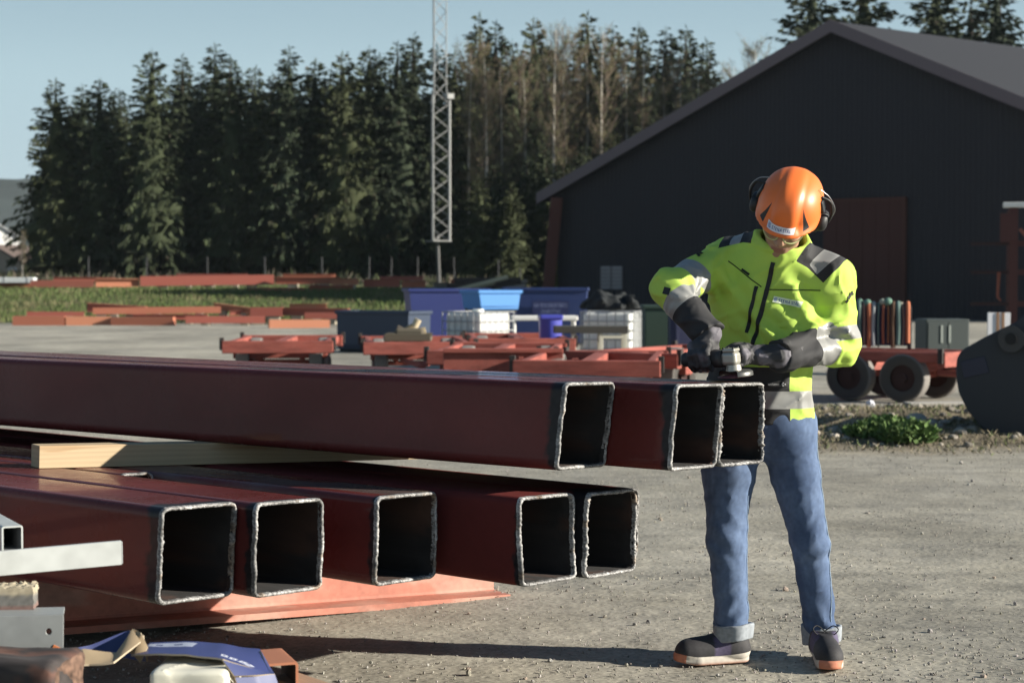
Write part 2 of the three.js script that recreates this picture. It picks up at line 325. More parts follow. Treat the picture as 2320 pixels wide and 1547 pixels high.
[[1838, -70, 96, 0, 'spruce with ragged top standing behind the left end of the warehouse ridge'], [1955, -62, 99, 2, 'broad spruce behind the roof, second from the warehouse ridge'], [2118, -95, 97, 0, 'tallest and broadest spruce above the grey warehouse roof'], [2192, -5, 104, 4, 'small spruce between two taller ones above the warehouse roof'], [2252, -66, 98, 1, 'spruce above the far end of the grey warehouse roof']].forEach(([px, py, d, k, l]) => spruce(px, py, d, k, l, undefined, 1.35));

for (let i = 0; i < 16; i++) { const px = 1640 + i * 46, roof = px < 1872 ? lerp(175, 70, (px - 1640) / 232) : lerp(70, 125, (px - 1872) / 450); spruce(px, roof + rr(15, 60), rr(97, 108), i % 4, 'spruce hidden for the most part behind the warehouse roof', 'spruces behind the warehouse', 1.2); }
function birchGeo(H, R) {
  const list = [], limbs = [];
  for (let i = 0; i < 60; i++) {
    const y0 = H * rr(0.28, 0.95), a = rr(0, 6.28), l = R * 0.5 * rr(0.35, 1.0) * (0.55 + 0.45 * Math.sin(Math.PI * clamp((y0 / H - 0.2) / 0.8))), up = rr(1.3, 2.4) * l, e = [Math.cos(a) * l, Math.min(H * 1.02, y0 + up), Math.sin(a) * l];
    limbs.push(paint(bar([0.12 * Math.sin(y0), y0, 0], e, 0.024, 0.006, 5), () => [0.13, 0.10, 0.085]));
    for (let k = 0; k < 85; k++) {
      const q = rr(0.2, 1.08), L = rr(0.2, 0.7), aa = a + rr(-1.8, 1.8), kk = rr(0.7, 1.3), t = rnd();
      const c = t < 0.45 ? [0.185 * kk, 0.128 * kk, 0.095 * kk] : t < 0.85 ? [0.175 * kk, 0.160 * kk, 0.080 * kk] : [0.12 * kk, 0.15 * kk, 0.05 * kk];
      list.push([e[0] * q + rr(-0.15, 0.15), lerp(y0, e[1], q), e[2] * q + rr(-0.15, 0.15), Math.cos(aa) * L * 0.5, rr(-0.2, 0.9) * L, Math.sin(aa) * L * 0.5, rr(0.012, 0.03), c]);
    }
  }
  return [merge(limbs), cards(list)];
}
const birchTrunk = (h) => trunkGeo(h, 0.13, 0.3, (x, y, z) => { const m = noise(x * 7, y * 5.5, z * 7) + 0.5 * noise(x * 20, y * 14, z * 20); const k = m > 0.30 ? 0.14 : 0.52 + 0.12 * noise(x * 3, y, z * 3); return [k, k * 0.93, k * 0.82]; });
const birchKinds = [[13.5, 3.0], [12.5, 2.4], [14.5, 2.7]].map(([h, r]) => { const [l, t] = birchGeo(h, r); return { h, limbs: l, twigs: t, trunk: birchTrunk(h) }; });
[[1061, 110, 98, 0], [1094, 95, 97, 1], [1130, 150, 100, 2], [1180, 120, 101, 0], [1235, 130, 98, 1], [1264, 62, 96, 2], [1282, 70, 97, 0], [1318, 100, 98, 1], [1371, 70, 96, 2], [1410, 110, 99, 0], [1455, 130, 97, 1], [1500, 150, 98, 2], [1532, 130, 97, 0], [1575, 160, 99, 1], [1615, 190, 98, 0], [1660, 150, 104, 2], [1705, 95, 108, 1], [1748, 130, 106, 0], [52, 520, 90, 1]].forEach(([px, py, d, kd]) => {
  const k = birchKinds[kd], x = xAt(px, d), g = terrain(x, d), s = (yAt(py, d) - g) / k.h;
  const o = thing('birch_tree', px < 100 ? 'small bare tree at the outer edge of the spruce stand' : px > 1640 ? 'thin bare birch showing above the warehouse roof edge' : 'pale-trunked bare birch between the mast and the warehouse', 'tree', [x, g - 0.05, -d], rr(0, 6.28), px < 100 ? undefined : px > 1640 ? 'birches above the roof edge' : 'bare birches at the wood edge');
  o.scale.set(s * rr(0.85, 1.05), s, s * rr(0.85, 1.05));
  part(o, 'trunk', k.trunk, barkMat); part(o, 'limbs', k.limbs, barkMat); part(o, 'crown', k.twigs, barkMat);
});
// undergrowth along the foot of the wood
{
  const list = [];
  for (let i = 0; i < 9000; i++) {
    const d = rr(86, 104), x = rr(-31, 4.5) * d / 95, g = terrain(x, d), h = rr(0.15, 1.0) * (0.6 + 0.6 * noise(x * 0.4, d * 0.3, 3)), k = rr(0.5, 1.4), gr = rnd() < 0.5;
    list.push([x, g, -d, rr(-0.4, 0.4), Math.max(0.08, h), rr(-0.4, 0.4), rr(0.03, 0.14), gr ? [0.040 * k, 0.050 * k, 0.018 * k] : [0.075 * k, 0.062 * k, 0.045 * k]]);
  }
  single('undergrowth', cards(list), needleMat, 'dry undergrowth along the foot of the wood', 'undergrowth').userData.kind = 'stuff';
}
{ // grass on the bank behind the first row of beams
  const list = [];
  for (let i = 0; i < 80000; i++) {
    const d = rr(56.5, 80), x = rr(-0.33, 0.02) * d, b = bankGrass(x, d); if (rnd() > b * (0.55 + 0.9 * (0.5 + fbm(x * 0.4, d * 0.4, 2.2)))) continue;
    const g = terrain(x, d), k = rr(0.6, 1.35), dry = fbm(x * 0.35, d * 0.5, 11) > 0.12 ? 0.7 : 0.15, h = rr(0.06, 0.24) * (1 + 1.2 * Math.max(0, fbm(x * 0.5, d * 0.5, 5)));
    list.push([x, g - 0.01, -d, rr(-0.06, 0.06), h, rr(-0.06, 0.06), rr(0.014, 0.036), rnd() < dry ? [0.145 * k, 0.13 * k, 0.065 * k] : [0.072 * k, 0.105 * k, 0.026 * k]]);
  }
  single('bank_grass', cards(list), needleMat, 'green and dry grass on the low bank between the beam rows', 'grass').userData.kind = 'stuff';
}

// ------------------------------------------------------------------ stacked square steel tubes
const T = 0.28, WALL = 0.0105, TILT = -0.0346;
const tubePlane = (x, d) => 0.733 + TILT * (0.643 * x + 0.766 * d - 3.07);   // top of the lower layer, which leans a little
function ringPoints(w, h, r, side = 26, corner = 7) { // rounded square, counted from the lower left corner upwards
  const pts = [], c = [[-w / 2 + r, r, Math.PI * 1.5, Math.PI], [-w / 2 + r, h - r, Math.PI, Math.PI / 2], [w / 2 - r, h - r, Math.PI / 2, 0], [w / 2 - r, r, 0, -Math.PI / 2]];
  for (let k = 0; k < 4; k++) {
    const [cx, cy, a0, a1] = c[k];
    for (let i = 0; i < corner; i++) { const a = lerp(a0, a1, i / (corner - 1)); pts.push([cx + r * Math.cos(a), cy + r * Math.sin(a)]); }
    const n = c[(k + 1) % 4], e = [cx + r * Math.cos(a1), cy + r * Math.sin(a1)], f = [n[0] + r * Math.cos(n[2]), n[1] + r * Math.sin(n[2])];
    for (let i = 1; i < side; i++) pts.push([lerp(e[0], f[0], i / side), lerp(e[1], f[1], i / side)]);
  }
  return pts;
}
function loft(loops, flip = false, closed = true) { // loops of equal length, each an array of [x,y,z]
  const n = loops[0].length, pos = [], uv = [], idx = [];
  let per = [0]; for (let i = 1; i <= n; i++) { const a = loops[0][i - 1], b = loops[0][i % n]; per.push(per[i - 1] + Math.hypot(a[0] - b[0], a[1] - b[1])); }
  loops.forEach((l, j) => { for (let i = 0; i <= n; i++) { const p = l[i % n]; pos.push(...p); uv.push(per[i], p[2]); } });
  for (let j = 1; j < loops.length; j++) for (let i = 0; i < n; i++) { const a = (j - 1) * (n + 1) + i, b = a + n + 1; flip ? idx.push(a, a + 1, b, b, a + 1, b + 1) : idx.push(a, b, a + 1, b, b + 1, a + 1); }
  const g = new THREE.BufferGeometry(); g.setAttribute('position', new THREE.Float32BufferAttribute(pos, 3)); g.setAttribute('uv', new THREE.Float32BufferAttribute(uv, 2)); g.setIndex(idx); g.computeVertexNormals(); return g;
}
const primerMap = tex(512, 512, (u, v) => { const a = pnoise(u, v, 31, 40, 3, 4), b = pnoise(u, v, 32, 5, 5, 5), c = pnoise(u, v, 33, 90, 90, 2); const k = 0.86 + 0.34 * b + 0.14 * c; const s = Math.max(0, a + b * 0.7 - 0.12); return [k + 0.5 * s, k - 0.1 * s, k - 0.1 * s]; });
primerMap.repeat.set(0.6, 0.6);
const primerRough = tex(256, 256, (u, v) => 0.55 + 0.9 * pnoise(u, v, 35, 6, 6, 5) + 0.3 * pnoise(u, v, 36, 60, 60, 2)); primerRough.repeat.set(0.8, 0.8);
const primer = new THREE.MeshPhysicalMaterial({ vertexColors: true, map: primerMap, roughness: 0.55, roughnessMap: primerRough, specularIntensity: 0.16, clearcoat: 0.20, clearcoatRoughness: 0.05 });
const dustyPrimer = new THREE.MeshPhysicalMaterial({ vertexColors: true, map: primerMap, roughness: 0.75, specularIntensity: 0.12 });   // the same paint, dulled by dust
const scaleMat = vcol(0.9), rimMat = vcol(0.62, 0.2);
function tube(x, d, turn, back, len, label, group, o = {}) {
  // x, d: upper left corner of the free end; back: extra set-back along the tube
  const w = o.w ?? T, h = o.h ?? T, q = rr(0, 90), e = V(Math.sin(turn), 0, Math.cos(turn)), p = V(Math.cos(turn), 0, -Math.sin(turn));
  const top = o.top ?? tubePlane(x, d);
  const g = thing('steel_tube', label, 'steel tube', [0, 0, 0], 0, group);
  g.position.set(x, top, -d).addScaledVector(p, w / 2).addScaledVector(e, -back); g.position.y += TILT * w / 2 - h;
  g.rotation.set(o.pitch ?? 0, turn, TILT, 'YXZ');
  const outer = ringPoints(w, h, 0.026), inner = ringPoints(w - 2 * WALL, h - 2 * WALL, 0.016).map(([a, b]) => [a, b + WALL]);
  const rough = o.rough ?? 1;
  const cut = (i, a, b) => rough * (0.007 * noise(a * 9 + q, b * 9, q) + 0.0035 * noise(a * 55, b * 55 + q, q)) + (o.bow ?? 0) * (b / h - 0.5);
  const zs = []; for (let i = 0; i <= 26; i++) zs.push(-0.13 * i / 26); for (let i = 1; i <= 46; i++) zs.push(-0.13 - (len - 0.13) * Math.pow(i / 46, 1.4));
  const body = loft(zs.map((z) => outer.map(([a, b], i) => [a, b, z + cut(i, a, b) * Math.exp(z * 9)])));
  const dirt = o.dirt ?? 1;
  paint(body, (a, b, z) => {
    const reach = Math.max(0.008, 0.016 + 0.034 * (o.char ?? 1) * (1 + 0.9 * noise(a * 14 + q, b * 9, q * 2)) + 0.020 * fbm(a * 60, b * 40, q));
    const k = 1 - smooth(reach * 0.62, reach, -z + 0.012 * noise(a * 40, b * 40, z * 60));
    let c = [0.132, 0.0290, 0.0265].map((v) => v * (1 + 0.25 * noise(a * 5 + q, b * 5, z * 1.3)));
    if (o.chalk && b > h - 0.05) { const m = smooth(0.02, 0.2, fbm(a * 8, b * 8, z * 1.7 + 3, 4) + 0.12 * (z > -1.6 ? 1 : 0)) * smooth(-2.2, -0.5, z); c = c.map((v, i) => lerp(v, [0.12, 0.105, 0.098][i], m * 0.8)); }
    const soot = [0.020, 0.019, 0.022]; c = c.map((v, i) => lerp(v, soot[i] * (1 + 0.6 * noise(a * 50, b * 50, z * 50)), k));
    return c;
  });
  part(g, 'painted_wall', body, o.dusty ? dustyPrimer : primer);
  const iz = []; for (let i = 0; i <= 20; i++) iz.push(-0.08 * i / 20); iz.push(-0.3, -0.8, -1.6, -len * 0.7, -len);
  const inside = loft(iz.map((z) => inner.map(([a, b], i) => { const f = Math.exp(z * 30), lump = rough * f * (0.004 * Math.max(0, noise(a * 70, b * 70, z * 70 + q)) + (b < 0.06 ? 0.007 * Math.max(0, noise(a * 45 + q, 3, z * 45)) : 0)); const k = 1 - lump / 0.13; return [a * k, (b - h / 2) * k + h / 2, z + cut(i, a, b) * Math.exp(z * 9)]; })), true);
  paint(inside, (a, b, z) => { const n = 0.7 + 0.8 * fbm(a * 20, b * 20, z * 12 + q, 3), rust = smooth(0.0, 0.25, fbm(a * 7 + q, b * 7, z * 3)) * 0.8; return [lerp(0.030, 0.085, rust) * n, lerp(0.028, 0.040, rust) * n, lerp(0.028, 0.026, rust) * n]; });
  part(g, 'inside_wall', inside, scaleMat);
  // torch-cut rim: bare bright steel with beads
  const N = 300, fine = (r) => { const ps = r, out = []; let L = 0; const cum = [0]; for (let i = 0; i < ps.length; i++) { const a = ps[i], b = ps[(i + 1) % ps.length]; L += Math.hypot(a[0] - b[0], a[1] - b[1]); cum.push(L); } let k = 0; for (let i = 0; i < N; i++) { const s = L * i / N; while (cum[k + 1] < s) k++; const f = (s - cum[k]) / (cum[k + 1] - cum[k]), a = ps[k % ps.length], b = ps[(k + 1) % ps.length]; out.push([lerp(a[0], b[0], f), lerp(a[1], b[1], f)]); } return out; };
  const fo = fine(outer), fi = fine(inner), loops = [];
  const bead = (o.bead ?? 0.5);
  for (const [t, push, zz] of [[-0.06, -1, -0.010], [-0.05, 0, -0.002], [0.12, 0, 0.003], [0.5, 0, 0.0045], [0.88, 0, 0.003], [1.06, 0, -0.002], [1.12, 0, -0.012]])
    loops.push(fo.map(([a, b], i) => {
      const [c, e2] = fi[i], m = 0.0032 * bead * Math.max(0, noise(a * 120 + q, b * 120, t * 3)) * (t > 0.4 ? 1.9 : 0.7) + 0.0016 * noise(a * 240, b * 240, t * 9 + q);
      const tt = t + (t > 0.8 ? bead * 0.28 * Math.max(-0.1, noise(a * 75 + q, b * 75, 5) + 0.4 * noise(a * 20, b * 20, q)) : t < 0 ? 0.05 * noise(a * 80, b * 80, q) : 0);
      return [lerp(a, c, tt), lerp(b, e2, tt), cut(i, a, b) + zz + m];
    }));
  const rim = loft(loops, true);
  paint(rim, (a, b, z) => { const n = fbm(a * 170, b * 170, z * 170 + q, 3), k = clamp(0.29 * (1 + 2.4 * n) * (0.75 + 1.3 * fbm(a * 11 + q, b * 11, 2)), 0.025, 0.8), w2 = smooth(0.12, 0.3, fbm(a * 14 + q, b * 14, 8)) * 0.7; return [k * lerp(1, 0.86, w2), k * lerp(0.985, 0.62, w2), k * lerp(0.97, 0.42, w2)]; });
  part(g, 'cut_rim', rim, rimMat);
  // stiff back cap ring so the far end is closed in thickness
  part(g, 'far_rim', loft([outer.map(([a, b]) => [a, b, -len]), inner.map(([a, b]) => [a, b, -len])], false), scaleMat);
  return g;
}
{
  const R = 50 * Math.PI / 180, lower = 'square tubes of the lower layer', upper = 'square tubes of the upper layer';
  const c = (px, d) => [xAt(px, d), d];
  tube(...c(352, 4.85), R, 0, 7.5, 'maroon square tube beside the torn boxes, outermost of the lower layer, sooty cut end', lower, { bow: 0.012, bead: 0.9, char: 1.5 });
  tube(...c(568, 5.02), R, 0, 7.5, 'maroon square tube of the lower layer, second from the torn boxes, thin bright rim', lower, { bead: 0.4, char: 0.7 });
  tube(...c(845, 5.30), R, 0, 7.5, 'maroon square tube in the middle of the lower layer with grey scraped top edge', lower, { chalk: 1, bead: 0.6, char: 0.4 });
  tube(...c(1175, 5.36), R, 0, 7.5, 'maroon square tube of the lower layer touching the sooty-topped outermost one', lower, { bead: 0.8, char: 0.25, bow: -0.02, dusty: 1 });
  tube(...c(1325, 5.56), R, 0, 7.5, 'maroon square tube on the worker\'s side of the lower layer, heavily beaded cut rim', lower, { bead: 1.4, char: 3.0, dusty: 1 });
  { const [x, d] = c(1325, 5.56), s = T + 0.008; tube(x + Math.cos(R) * s, d + Math.sin(R) * s, R, 0.20, 7.2, 'maroon square tube hidden behind the others, its glossy top mirroring the sky', lower, { char: 2.2, h: 0.25, top: tubePlane(x + Math.cos(R) * s, d + Math.sin(R) * s) - 0.03, dusty: 1 }); }
  { const d = 6.0, w = 0.145; tube(xAt(341, d) - Math.cos(R) * w, d - Math.sin(R) * w, R, 0, 6, 'narrow maroon steel tube set back in the gap between two wide tubes', undefined, { w, h: 0.2, char: 0.3, bead: 0.3 }); }
  const Q = 53 * Math.PI / 180, up = (x, d) => tubePlane(x, d) + 0.083 + T;
  { const [x, d] = c(1268, 5.41); tube(x, d, Q, 0, 8.5, 'maroon square tube of the top layer with the shortest overhang, long side bare', upper, { top: up(x, d), bead: 0.35, char: 1.3, bow: 0.03 }); }
  { const [x, d] = c(1524, 5.487); tube(x, d, Q - 0.03, 0, 8.7, 'maroon square tube in the middle of the top layer with sooty end', upper, { top: up(x, d), bead: 0.4, char: 1.0, bow: 0.02 });
    const x2 = x + Math.cos(Q - 0.03) * (T + 0.003), d2 = d + Math.sin(Q - 0.03) * (T + 0.003); tube(x2, d2, Q - 0.03, 0.0, 8.7, 'maroon square tube of the top layer that the grinder touches, crusted cut end', upper, { top: up(x2, d2), bead: 1.9, char: 0.8, rough: 1.25 }); }
}
// timber spacer between the layers
const pineMap = tex(512, 512, (u, v) => { const ring = 0.5 + 0.5 * Math.sin((v * 14 + 1.5 * pnoise(u, v, 41, 2, 4, 3)) * 6.283), f = pnoise(u, v, 42, 6, 90, 3); const k = 0.86 + 0.10 * ring + 0.16 * f, s = smooth(0.14, 0.3, pnoise(u, v, 43, 5, 12, 3)); return [k * (1 - 0.18 * s), k * (1 - 0.28 * s), k * (1 - 0.36 * s)]; });
function plankGeo(w, h, l) { // along x, uv in metres
  const g = box(l, h, w, 0, 0, 0, 0.003), p = g.attributes.position, n = g.attributes.normal, uv = [];
  for (let i = 0; i < p.count; i++) uv.push(p.getX(i) * 0.8, (Math.abs(n.getY(i)) > 0.5 ? p.getZ(i) : p.getY(i)) * 4); g.setAttribute('uv', new THREE.Float32BufferAttribute(uv, 2)); return g;
}
const pine = std([0.46, 0.35, 0.215], 0.75, 0, { map: pineMap });
{
  const R58 = 58 * Math.PI / 180, place = (o, m0, h, len, lift) => { // along the support line, m0 metres from its left end
    const dir = V(Math.sin(R58), 0, -Math.cos(R58)), c = V(xAt(74, 6.06), 0, -6.06).addScaledVector(dir, m0 + len / 2);
    o.position.set(c.x, tubePlane(c.x, -c.z) + lift, c.z); o.rotation.set(0, Math.PI / 2 - R58, TILT * 0.94, 'YXZ');
  };
  const t = single('timber_spacer', plankGeo(0.095, 0.080, 2.1), pine, 'pale pine timber laid across the lower tubes under the top layer', 'timber'); place(t, 0, 0.08, 2.1, 0.0415);
  const t2 = single('timber_spacer', plankGeo(0.095, 0.080, 2.1), pine, 'second pine timber far back under the top layer of tubes', 'timber'); place(t2, 0, 0.08, 2.1, 0.0415); t2.position.add(V(-0.783 * 4.6, 0, -0.622 * 4.6));
  t2.position.y = tubePlane(t2.position.x, -t2.position.z) + 0.0415;
  // H-beam that carries the stack
  const H = 0.372, Wd = 0.30, tf = 0.022, tw = 0.014;
  const sh = new THREE.Shape(); [[-Wd / 2, 0], [Wd / 2, 0], [Wd / 2, tf], [tw, tf], [tw / 2, tf + 0.012], [tw / 2, H - tf - 0.012], [tw, H - tf], [Wd / 2, H - tf], [Wd / 2, H], [-Wd / 2, H], [-Wd / 2, H - tf], [-tw, H - tf], [-tw / 2, H - tf - 0.012], [-tw / 2, tf + 0.012], [-tw, tf], [-Wd / 2, tf]].forEach(([a, b], i) => i ? sh.lineTo(a, b) : sh.moveTo(a, b));
  const rustMap = tex(512, 512, (u, v) => { const a = pnoise(u, v, 51, 7, 7, 5), b = pnoise(u, v, 52, 60, 60, 3), f = smooth(0.0, 0.22, pnoise(u, v, 53, 9, 4, 4)), k = 0.9 + 0.5 * a + 0.35 * b; return [k, k * lerp(1, 1.45, f), k * lerp(1, 1.6, f)].map((x) => x * 0.6); });
  const red = std([0.70, 0.265, 0.185], 0.7, 0, { map: rustMap });
  const mk = (label, m0, len, extra) => {
    const o = thing('steel_beam', label, 'steel beam');
    const g = new THREE.ExtrudeGeometry(sh, { depth: len, bevelEnabled: true, bevelSize: 0.002, bevelThickness: 0.002, bevelSegments: 1 }); g.translate(0, 0, -len / 2);
    part(o, 'rolled_section', g, red);
    const R = R58, dir = V(Math.sin(R), 0, -Math.cos(R)), tip = V(xAt(1165, 7.5), 0, -7.5).add(extra), c = tip.clone().addScaledVector(dir, -len / 2 - 0.02); c.add(V(-Math.cos(R), 0, -Math.sin(R)).multiplyScalar(Wd / 2));
    const yc = tubePlane(c.x, -c.z) - T - H - 0.006;
    o.position.set(c.x, yc, c.z); o.rotation.set(-TILT * 0.94, Math.PI - R, 0, 'YXZ');
    return [o, len];
  };
  const [b1, L1] = mk('salmon-red steel H-beam lying on the gravel under the lower tubes', 0, 5.4, V(0, 0, 0));
  part(b1, 'stiffener', [box(0.13, H - 2 * tf, 0.012, 0.075, H / 2, -L1 / 2 + 0.78, 0.002)], std([0.05, 0.018, 0.016], 0.8));
  mk('salmon-red steel H-beam under the far part of the tube stack', 0, 5.4, V(-0.783 * 4.4, 0, -0.622 * 4.4));
}

// ------------------------------------------------------------------ the worker: shapes as distance fields, meshed with surface nets
function surfaceNet(f, lo, hi, h) {
  const nx = Math.ceil((hi[0] - lo[0]) / h) + 1, ny = Math.ceil((hi[1] - lo[1]) / h) + 1, nz = Math.ceil((hi[2] - lo[2]) / h) + 1;
  const F = new Float32Array(nx * ny * nz).fill(1), id = (i, j, k) => (k * ny + j) * nx + i, B = 5;
  for (let k = 0; k < nz; k += B) for (let j = 0; j < ny; j += B) for (let i = 0; i < nx; i += B) { // skip blocks far from the surface
    const c = f(lo[0] + (i + B / 2) * h, lo[1] + (j + B / 2) * h, lo[2] + (k + B / 2) * h), far = Math.abs(c) > B * h * 1.7;
    for (let r = k; r < Math.min(nz, k + B); r++) for (let q = j; q < Math.min(ny, j + B); q++) for (let p = i; p < Math.min(nx, i + B); p++) F[id(p, q, r)] = far ? c : f(lo[0] + p * h, lo[1] + q * h, lo[2] + r * h);
  }
  const vid = new Int32Array(nx * ny * nz).fill(-1), pos = [], idx = [];
  const co = [[0, 0, 0], [1, 0, 0], [0, 1, 0], [1, 1, 0], [0, 0, 1], [1, 0, 1], [0, 1, 1], [1, 1, 1]], ed = [[0, 1], [2, 3], [4, 5], [6, 7], [0, 2], [1, 3], [4, 6], [5, 7], [0, 4], [1, 5], [2, 6], [3, 7]];
  for (let k = 0; k < nz - 1; k++) for (let j = 0; j < ny - 1; j++) for (let i = 0; i < nx - 1; i++) {
    const v = co.map(([a, b, c]) => F[id(i + a, j + b, k + c)]); let m = 0; for (const x of v) m += x < 0; if (!m || m === 8) continue;
    let x = 0, y = 0, z = 0, n = 0;
    for (const [a, b] of ed) if ((v[a] < 0) !== (v[b] < 0)) { const t = v[a] / (v[a] - v[b]); x += co[a][0] + t * (co[b][0] - co[a][0]); y += co[a][1] + t * (co[b][1] - co[a][1]); z += co[a][2] + t * (co[b][2] - co[a][2]); n++; }
    vid[id(i, j, k)] = pos.length / 3; pos.push(lo[0] + (i + x / n) * h, lo[1] + (j + y / n) * h, lo[2] + (k + z / n) * h);
  }
  const quad = (a, b, c, d, s) => { if (a < 0 || b < 0 || c < 0 || d < 0) return; s ? idx.push(a, b, c, a, c, d) : idx.push(a, c, b, a, d, c); };
  for (let k = 1; k < nz - 1; k++) for (let j = 1; j < ny - 1; j++) for (let i = 1; i < nx - 1; i++) {
    const v = F[id(i, j, k)] < 0;
    if (v !== F[id(i + 1, j, k)] < 0) quad(vid[id(i, j - 1, k - 1)], vid[id(i, j, k - 1)], vid[id(i, j, k)], vid[id(i, j - 1, k)], v);
    if (v !== F[id(i, j + 1, k)] < 0) quad(vid[id(i - 1, j, k - 1)], vid[id(i - 1, j, k)], vid[id(i, j, k)], vid[id(i, j, k - 1)], v);
    if (v !== F[id(i, j, k + 1)] < 0) quad(vid[id(i - 1, j - 1, k)], vid[id(i, j - 1, k)], vid[id(i, j, k)], vid[id(i - 1, j, k)], v);
  }
  const g = new THREE.BufferGeometry(); g.setAttribute('position', new THREE.Float32BufferAttribute(pos, 3)); g.setIndex(idx); g.computeVertexNormals(); return g;
}
function split(g, f) { // cut a mesh along f = 0 -> [inside (f<0), outside]
  if (g.index) g = g.toNonIndexed();
  const P = g.attributes.position.array, N = g.attributes.normal.array, out = [[[], []], [[], []]];
  for (let t = 0; t < P.length; t += 9) {
    const vs = [0, 1, 2].map((i) => { const o = t + i * 3, p = [P[o], P[o + 1], P[o + 2]]; return { p, n: [N[o], N[o + 1], N[o + 2]], f: f(...p) }; });
    for (const s of [0, 1]) {
      const poly = [];
      for (let i = 0; i < 3; i++) {
        const a = vs[i], b = vs[(i + 1) % 3], ia = (a.f < 0) === (s === 0), ib = (b.f < 0) === (s === 0);
        if (ia) poly.push(a);
        if (ia !== ib) { const q = a.f / (a.f - b.f); poly.push({ p: a.p.map((x, k) => lerp(x, b.p[k], q)), n: a.n.map((x, k) => lerp(x, b.n[k], q)) }); }
      }
      for (let i = 2; i < poly.length; i++) for (const v of [poly[0], poly[i - 1], poly[i]]) { out[s][0].push(...v.p); out[s][1].push(...v.n); }
    }
  }
  return out.map(([p, n]) => { const q = new THREE.BufferGeometry(); q.setAttribute('position', new THREE.Float32BufferAttribute(p, 3)); q.setAttribute('normal', new THREE.Float32BufferAttribute(n, 3)); return q; });
}
const smin = (a, b, k) => { const h = Math.max(k - Math.abs(a - b), 0) / k; return Math.min(a, b) - h * h * k * 0.25; };
function cap(x, y, z, a, b) { // tapered capsule; a, b: [x,y,z,r]
  const bx = b[0] - a[0], by = b[1] - a[1], bz = b[2] - a[2], px = x - a[0], py = y - a[1], pz = z - a[2];
  const t = clamp((px * bx + py * by + pz * bz) / (bx * bx + by * by + bz * bz));
  return Math.hypot(px - bx * t, py - by * t, pz - bz * t) - (a[3] + (b[3] - a[3]) * t);
}
const along = (p, a, b) => { const bx = b[0] - a[0], by = b[1] - a[1], bz = b[2] - a[2]; return ((p[0] - a[0]) * bx + (p[1] - a[1]) * by + (p[2] - a[2]) * bz) / (bx * bx + by * by + bz * bz); };
const J = (px, py, d, r) => [...W(px, py, d).toArray(), r];
const worker = thing('person', 'worker in fluorescent yellow jacket, jeans and orange helmet, bending over an angle grinder', 'person', [0, 0, 0]);

// --- torso frame: the chest is turned a little towards the tubes
const yaw = 22 * Math.PI / 180, TX = [Math.cos(yaw), 0, Math.sin(yaw)], TF = [-Math.sin(yaw), 0, Math.cos(yaw)], TO = W(1735, 700, 6.2).toArray();
const toT = (x, y, z) => [(x - TO[0]) * TX[0] + (z - TO[2]) * TX[2], y - TO[1], (x - TO[0]) * TF[0] + (z - TO[2]) * TF[2]];
const T2 = (px, py, d) => { const w = W(px, py, d).toArray(), t = toT(...w); return [t[0], t[1]]; };
const chain = [[1722, 962, 6.20, 0.186], [1722, 900, 6.20, 0.184], [1726, 800, 6.20, 0.176], [1734, 690, 6.19, 0.188], [1750, 618, 6.17, 0.150]].map(([a, b, c, r]) => { const t = toT(...W(a, b, c).toArray()); return [t[0], t[1], t[2] * 1.42, r]; });
const shR = J(1648, 590, 6.25, 0.076), elR = J(1520, 656, 6.03, 0.064), wrR = J(1606, 758, 5.91, 0.051);
const shL = J(1880, 632, 6.11, 0.079), elL = J(1900, 782, 6.10, 0.068), wrL = J(1768, 806, 5.92, 0.050);
const neckA = J(1762, 602, 6.15, 0.096), neckB = J(1773, 548, 6.10, 0.091);
const hemPt = W(1722, 957, 6.2).y;
function folds(x, y, z) { // cloth folds: gathered above the forearm, radiating at the elbows and armpits
  const t = toT(x, y, z); let d = 0;
  const belly = Math.exp(-Math.pow((t[1] + 0.075) / 0.085, 2)) * smooth(-0.14, 0.02, t[0]) * smooth(0, 0.08, t[2]);
  d += 0.013 * belly * Math.sin((t[1] * 1.0 + t[0] * 0.30 + 0.06 * Math.sin(t[0] * 17)) * 62);
  const chest = Math.exp(-Math.pow((t[0] - 0.15) / 0.06, 2) - Math.pow((t[1] + 0.0) / 0.12, 2));
  d += 0.010 * chest * Math.sin((t[0] * 0.9 + t[1] * 0.7) * 70);
  d += 0.006 * noise(x * 7 + 3, y * 5, z * 7) + 0.0032 * noise(x * 17, y * 12 + 5, z * 17);
  const eL = Math.exp(-((x - elL[0]) ** 2 + (y - elL[1]) ** 2 + (z - elL[2]) ** 2) / 0.010);
  d += 0.005 * eL * Math.sin(Math.atan2(y - elL[1] - 0.05, x - elL[0] + 0.08) * 11 + 2 * noise(x * 9, y * 9, z * 9));
  const eR = Math.exp(-((x - elR[0] - 0.04) ** 2 + (y - elR[1]) ** 2 + (z - elR[2]) ** 2) / 0.010);
  d += 0.005 * eR * Math.sin(Math.atan2(y - elR[1] + 0.03, x - elR[0] - 0.08) * 10 + 2 * noise(x * 9, y * 9, z * 9));
  const cr = Math.abs(noise(x * 5 + y * 2.5 + 9, y * 9 - x * 4, z * 5)), cr2 = Math.abs(noise(x * 8 - y * 5, y * 6 + x * 3 + 4, z * 7 + 2)); d -= 0.0075 * Math.max(0, 0.16 - cr) / 0.16 + 0.005 * Math.max(0, 0.12 - cr2) / 0.12;   // sharp creases
  const aR = Math.exp(-((x - shR[0] - 0.0) ** 2 + (y - shR[1] + 0.10) ** 2) / 0.006);
  d += 0.008 * aR * Math.sin((x * 0.9 + y * 0.5) * 95);
  return d;
}
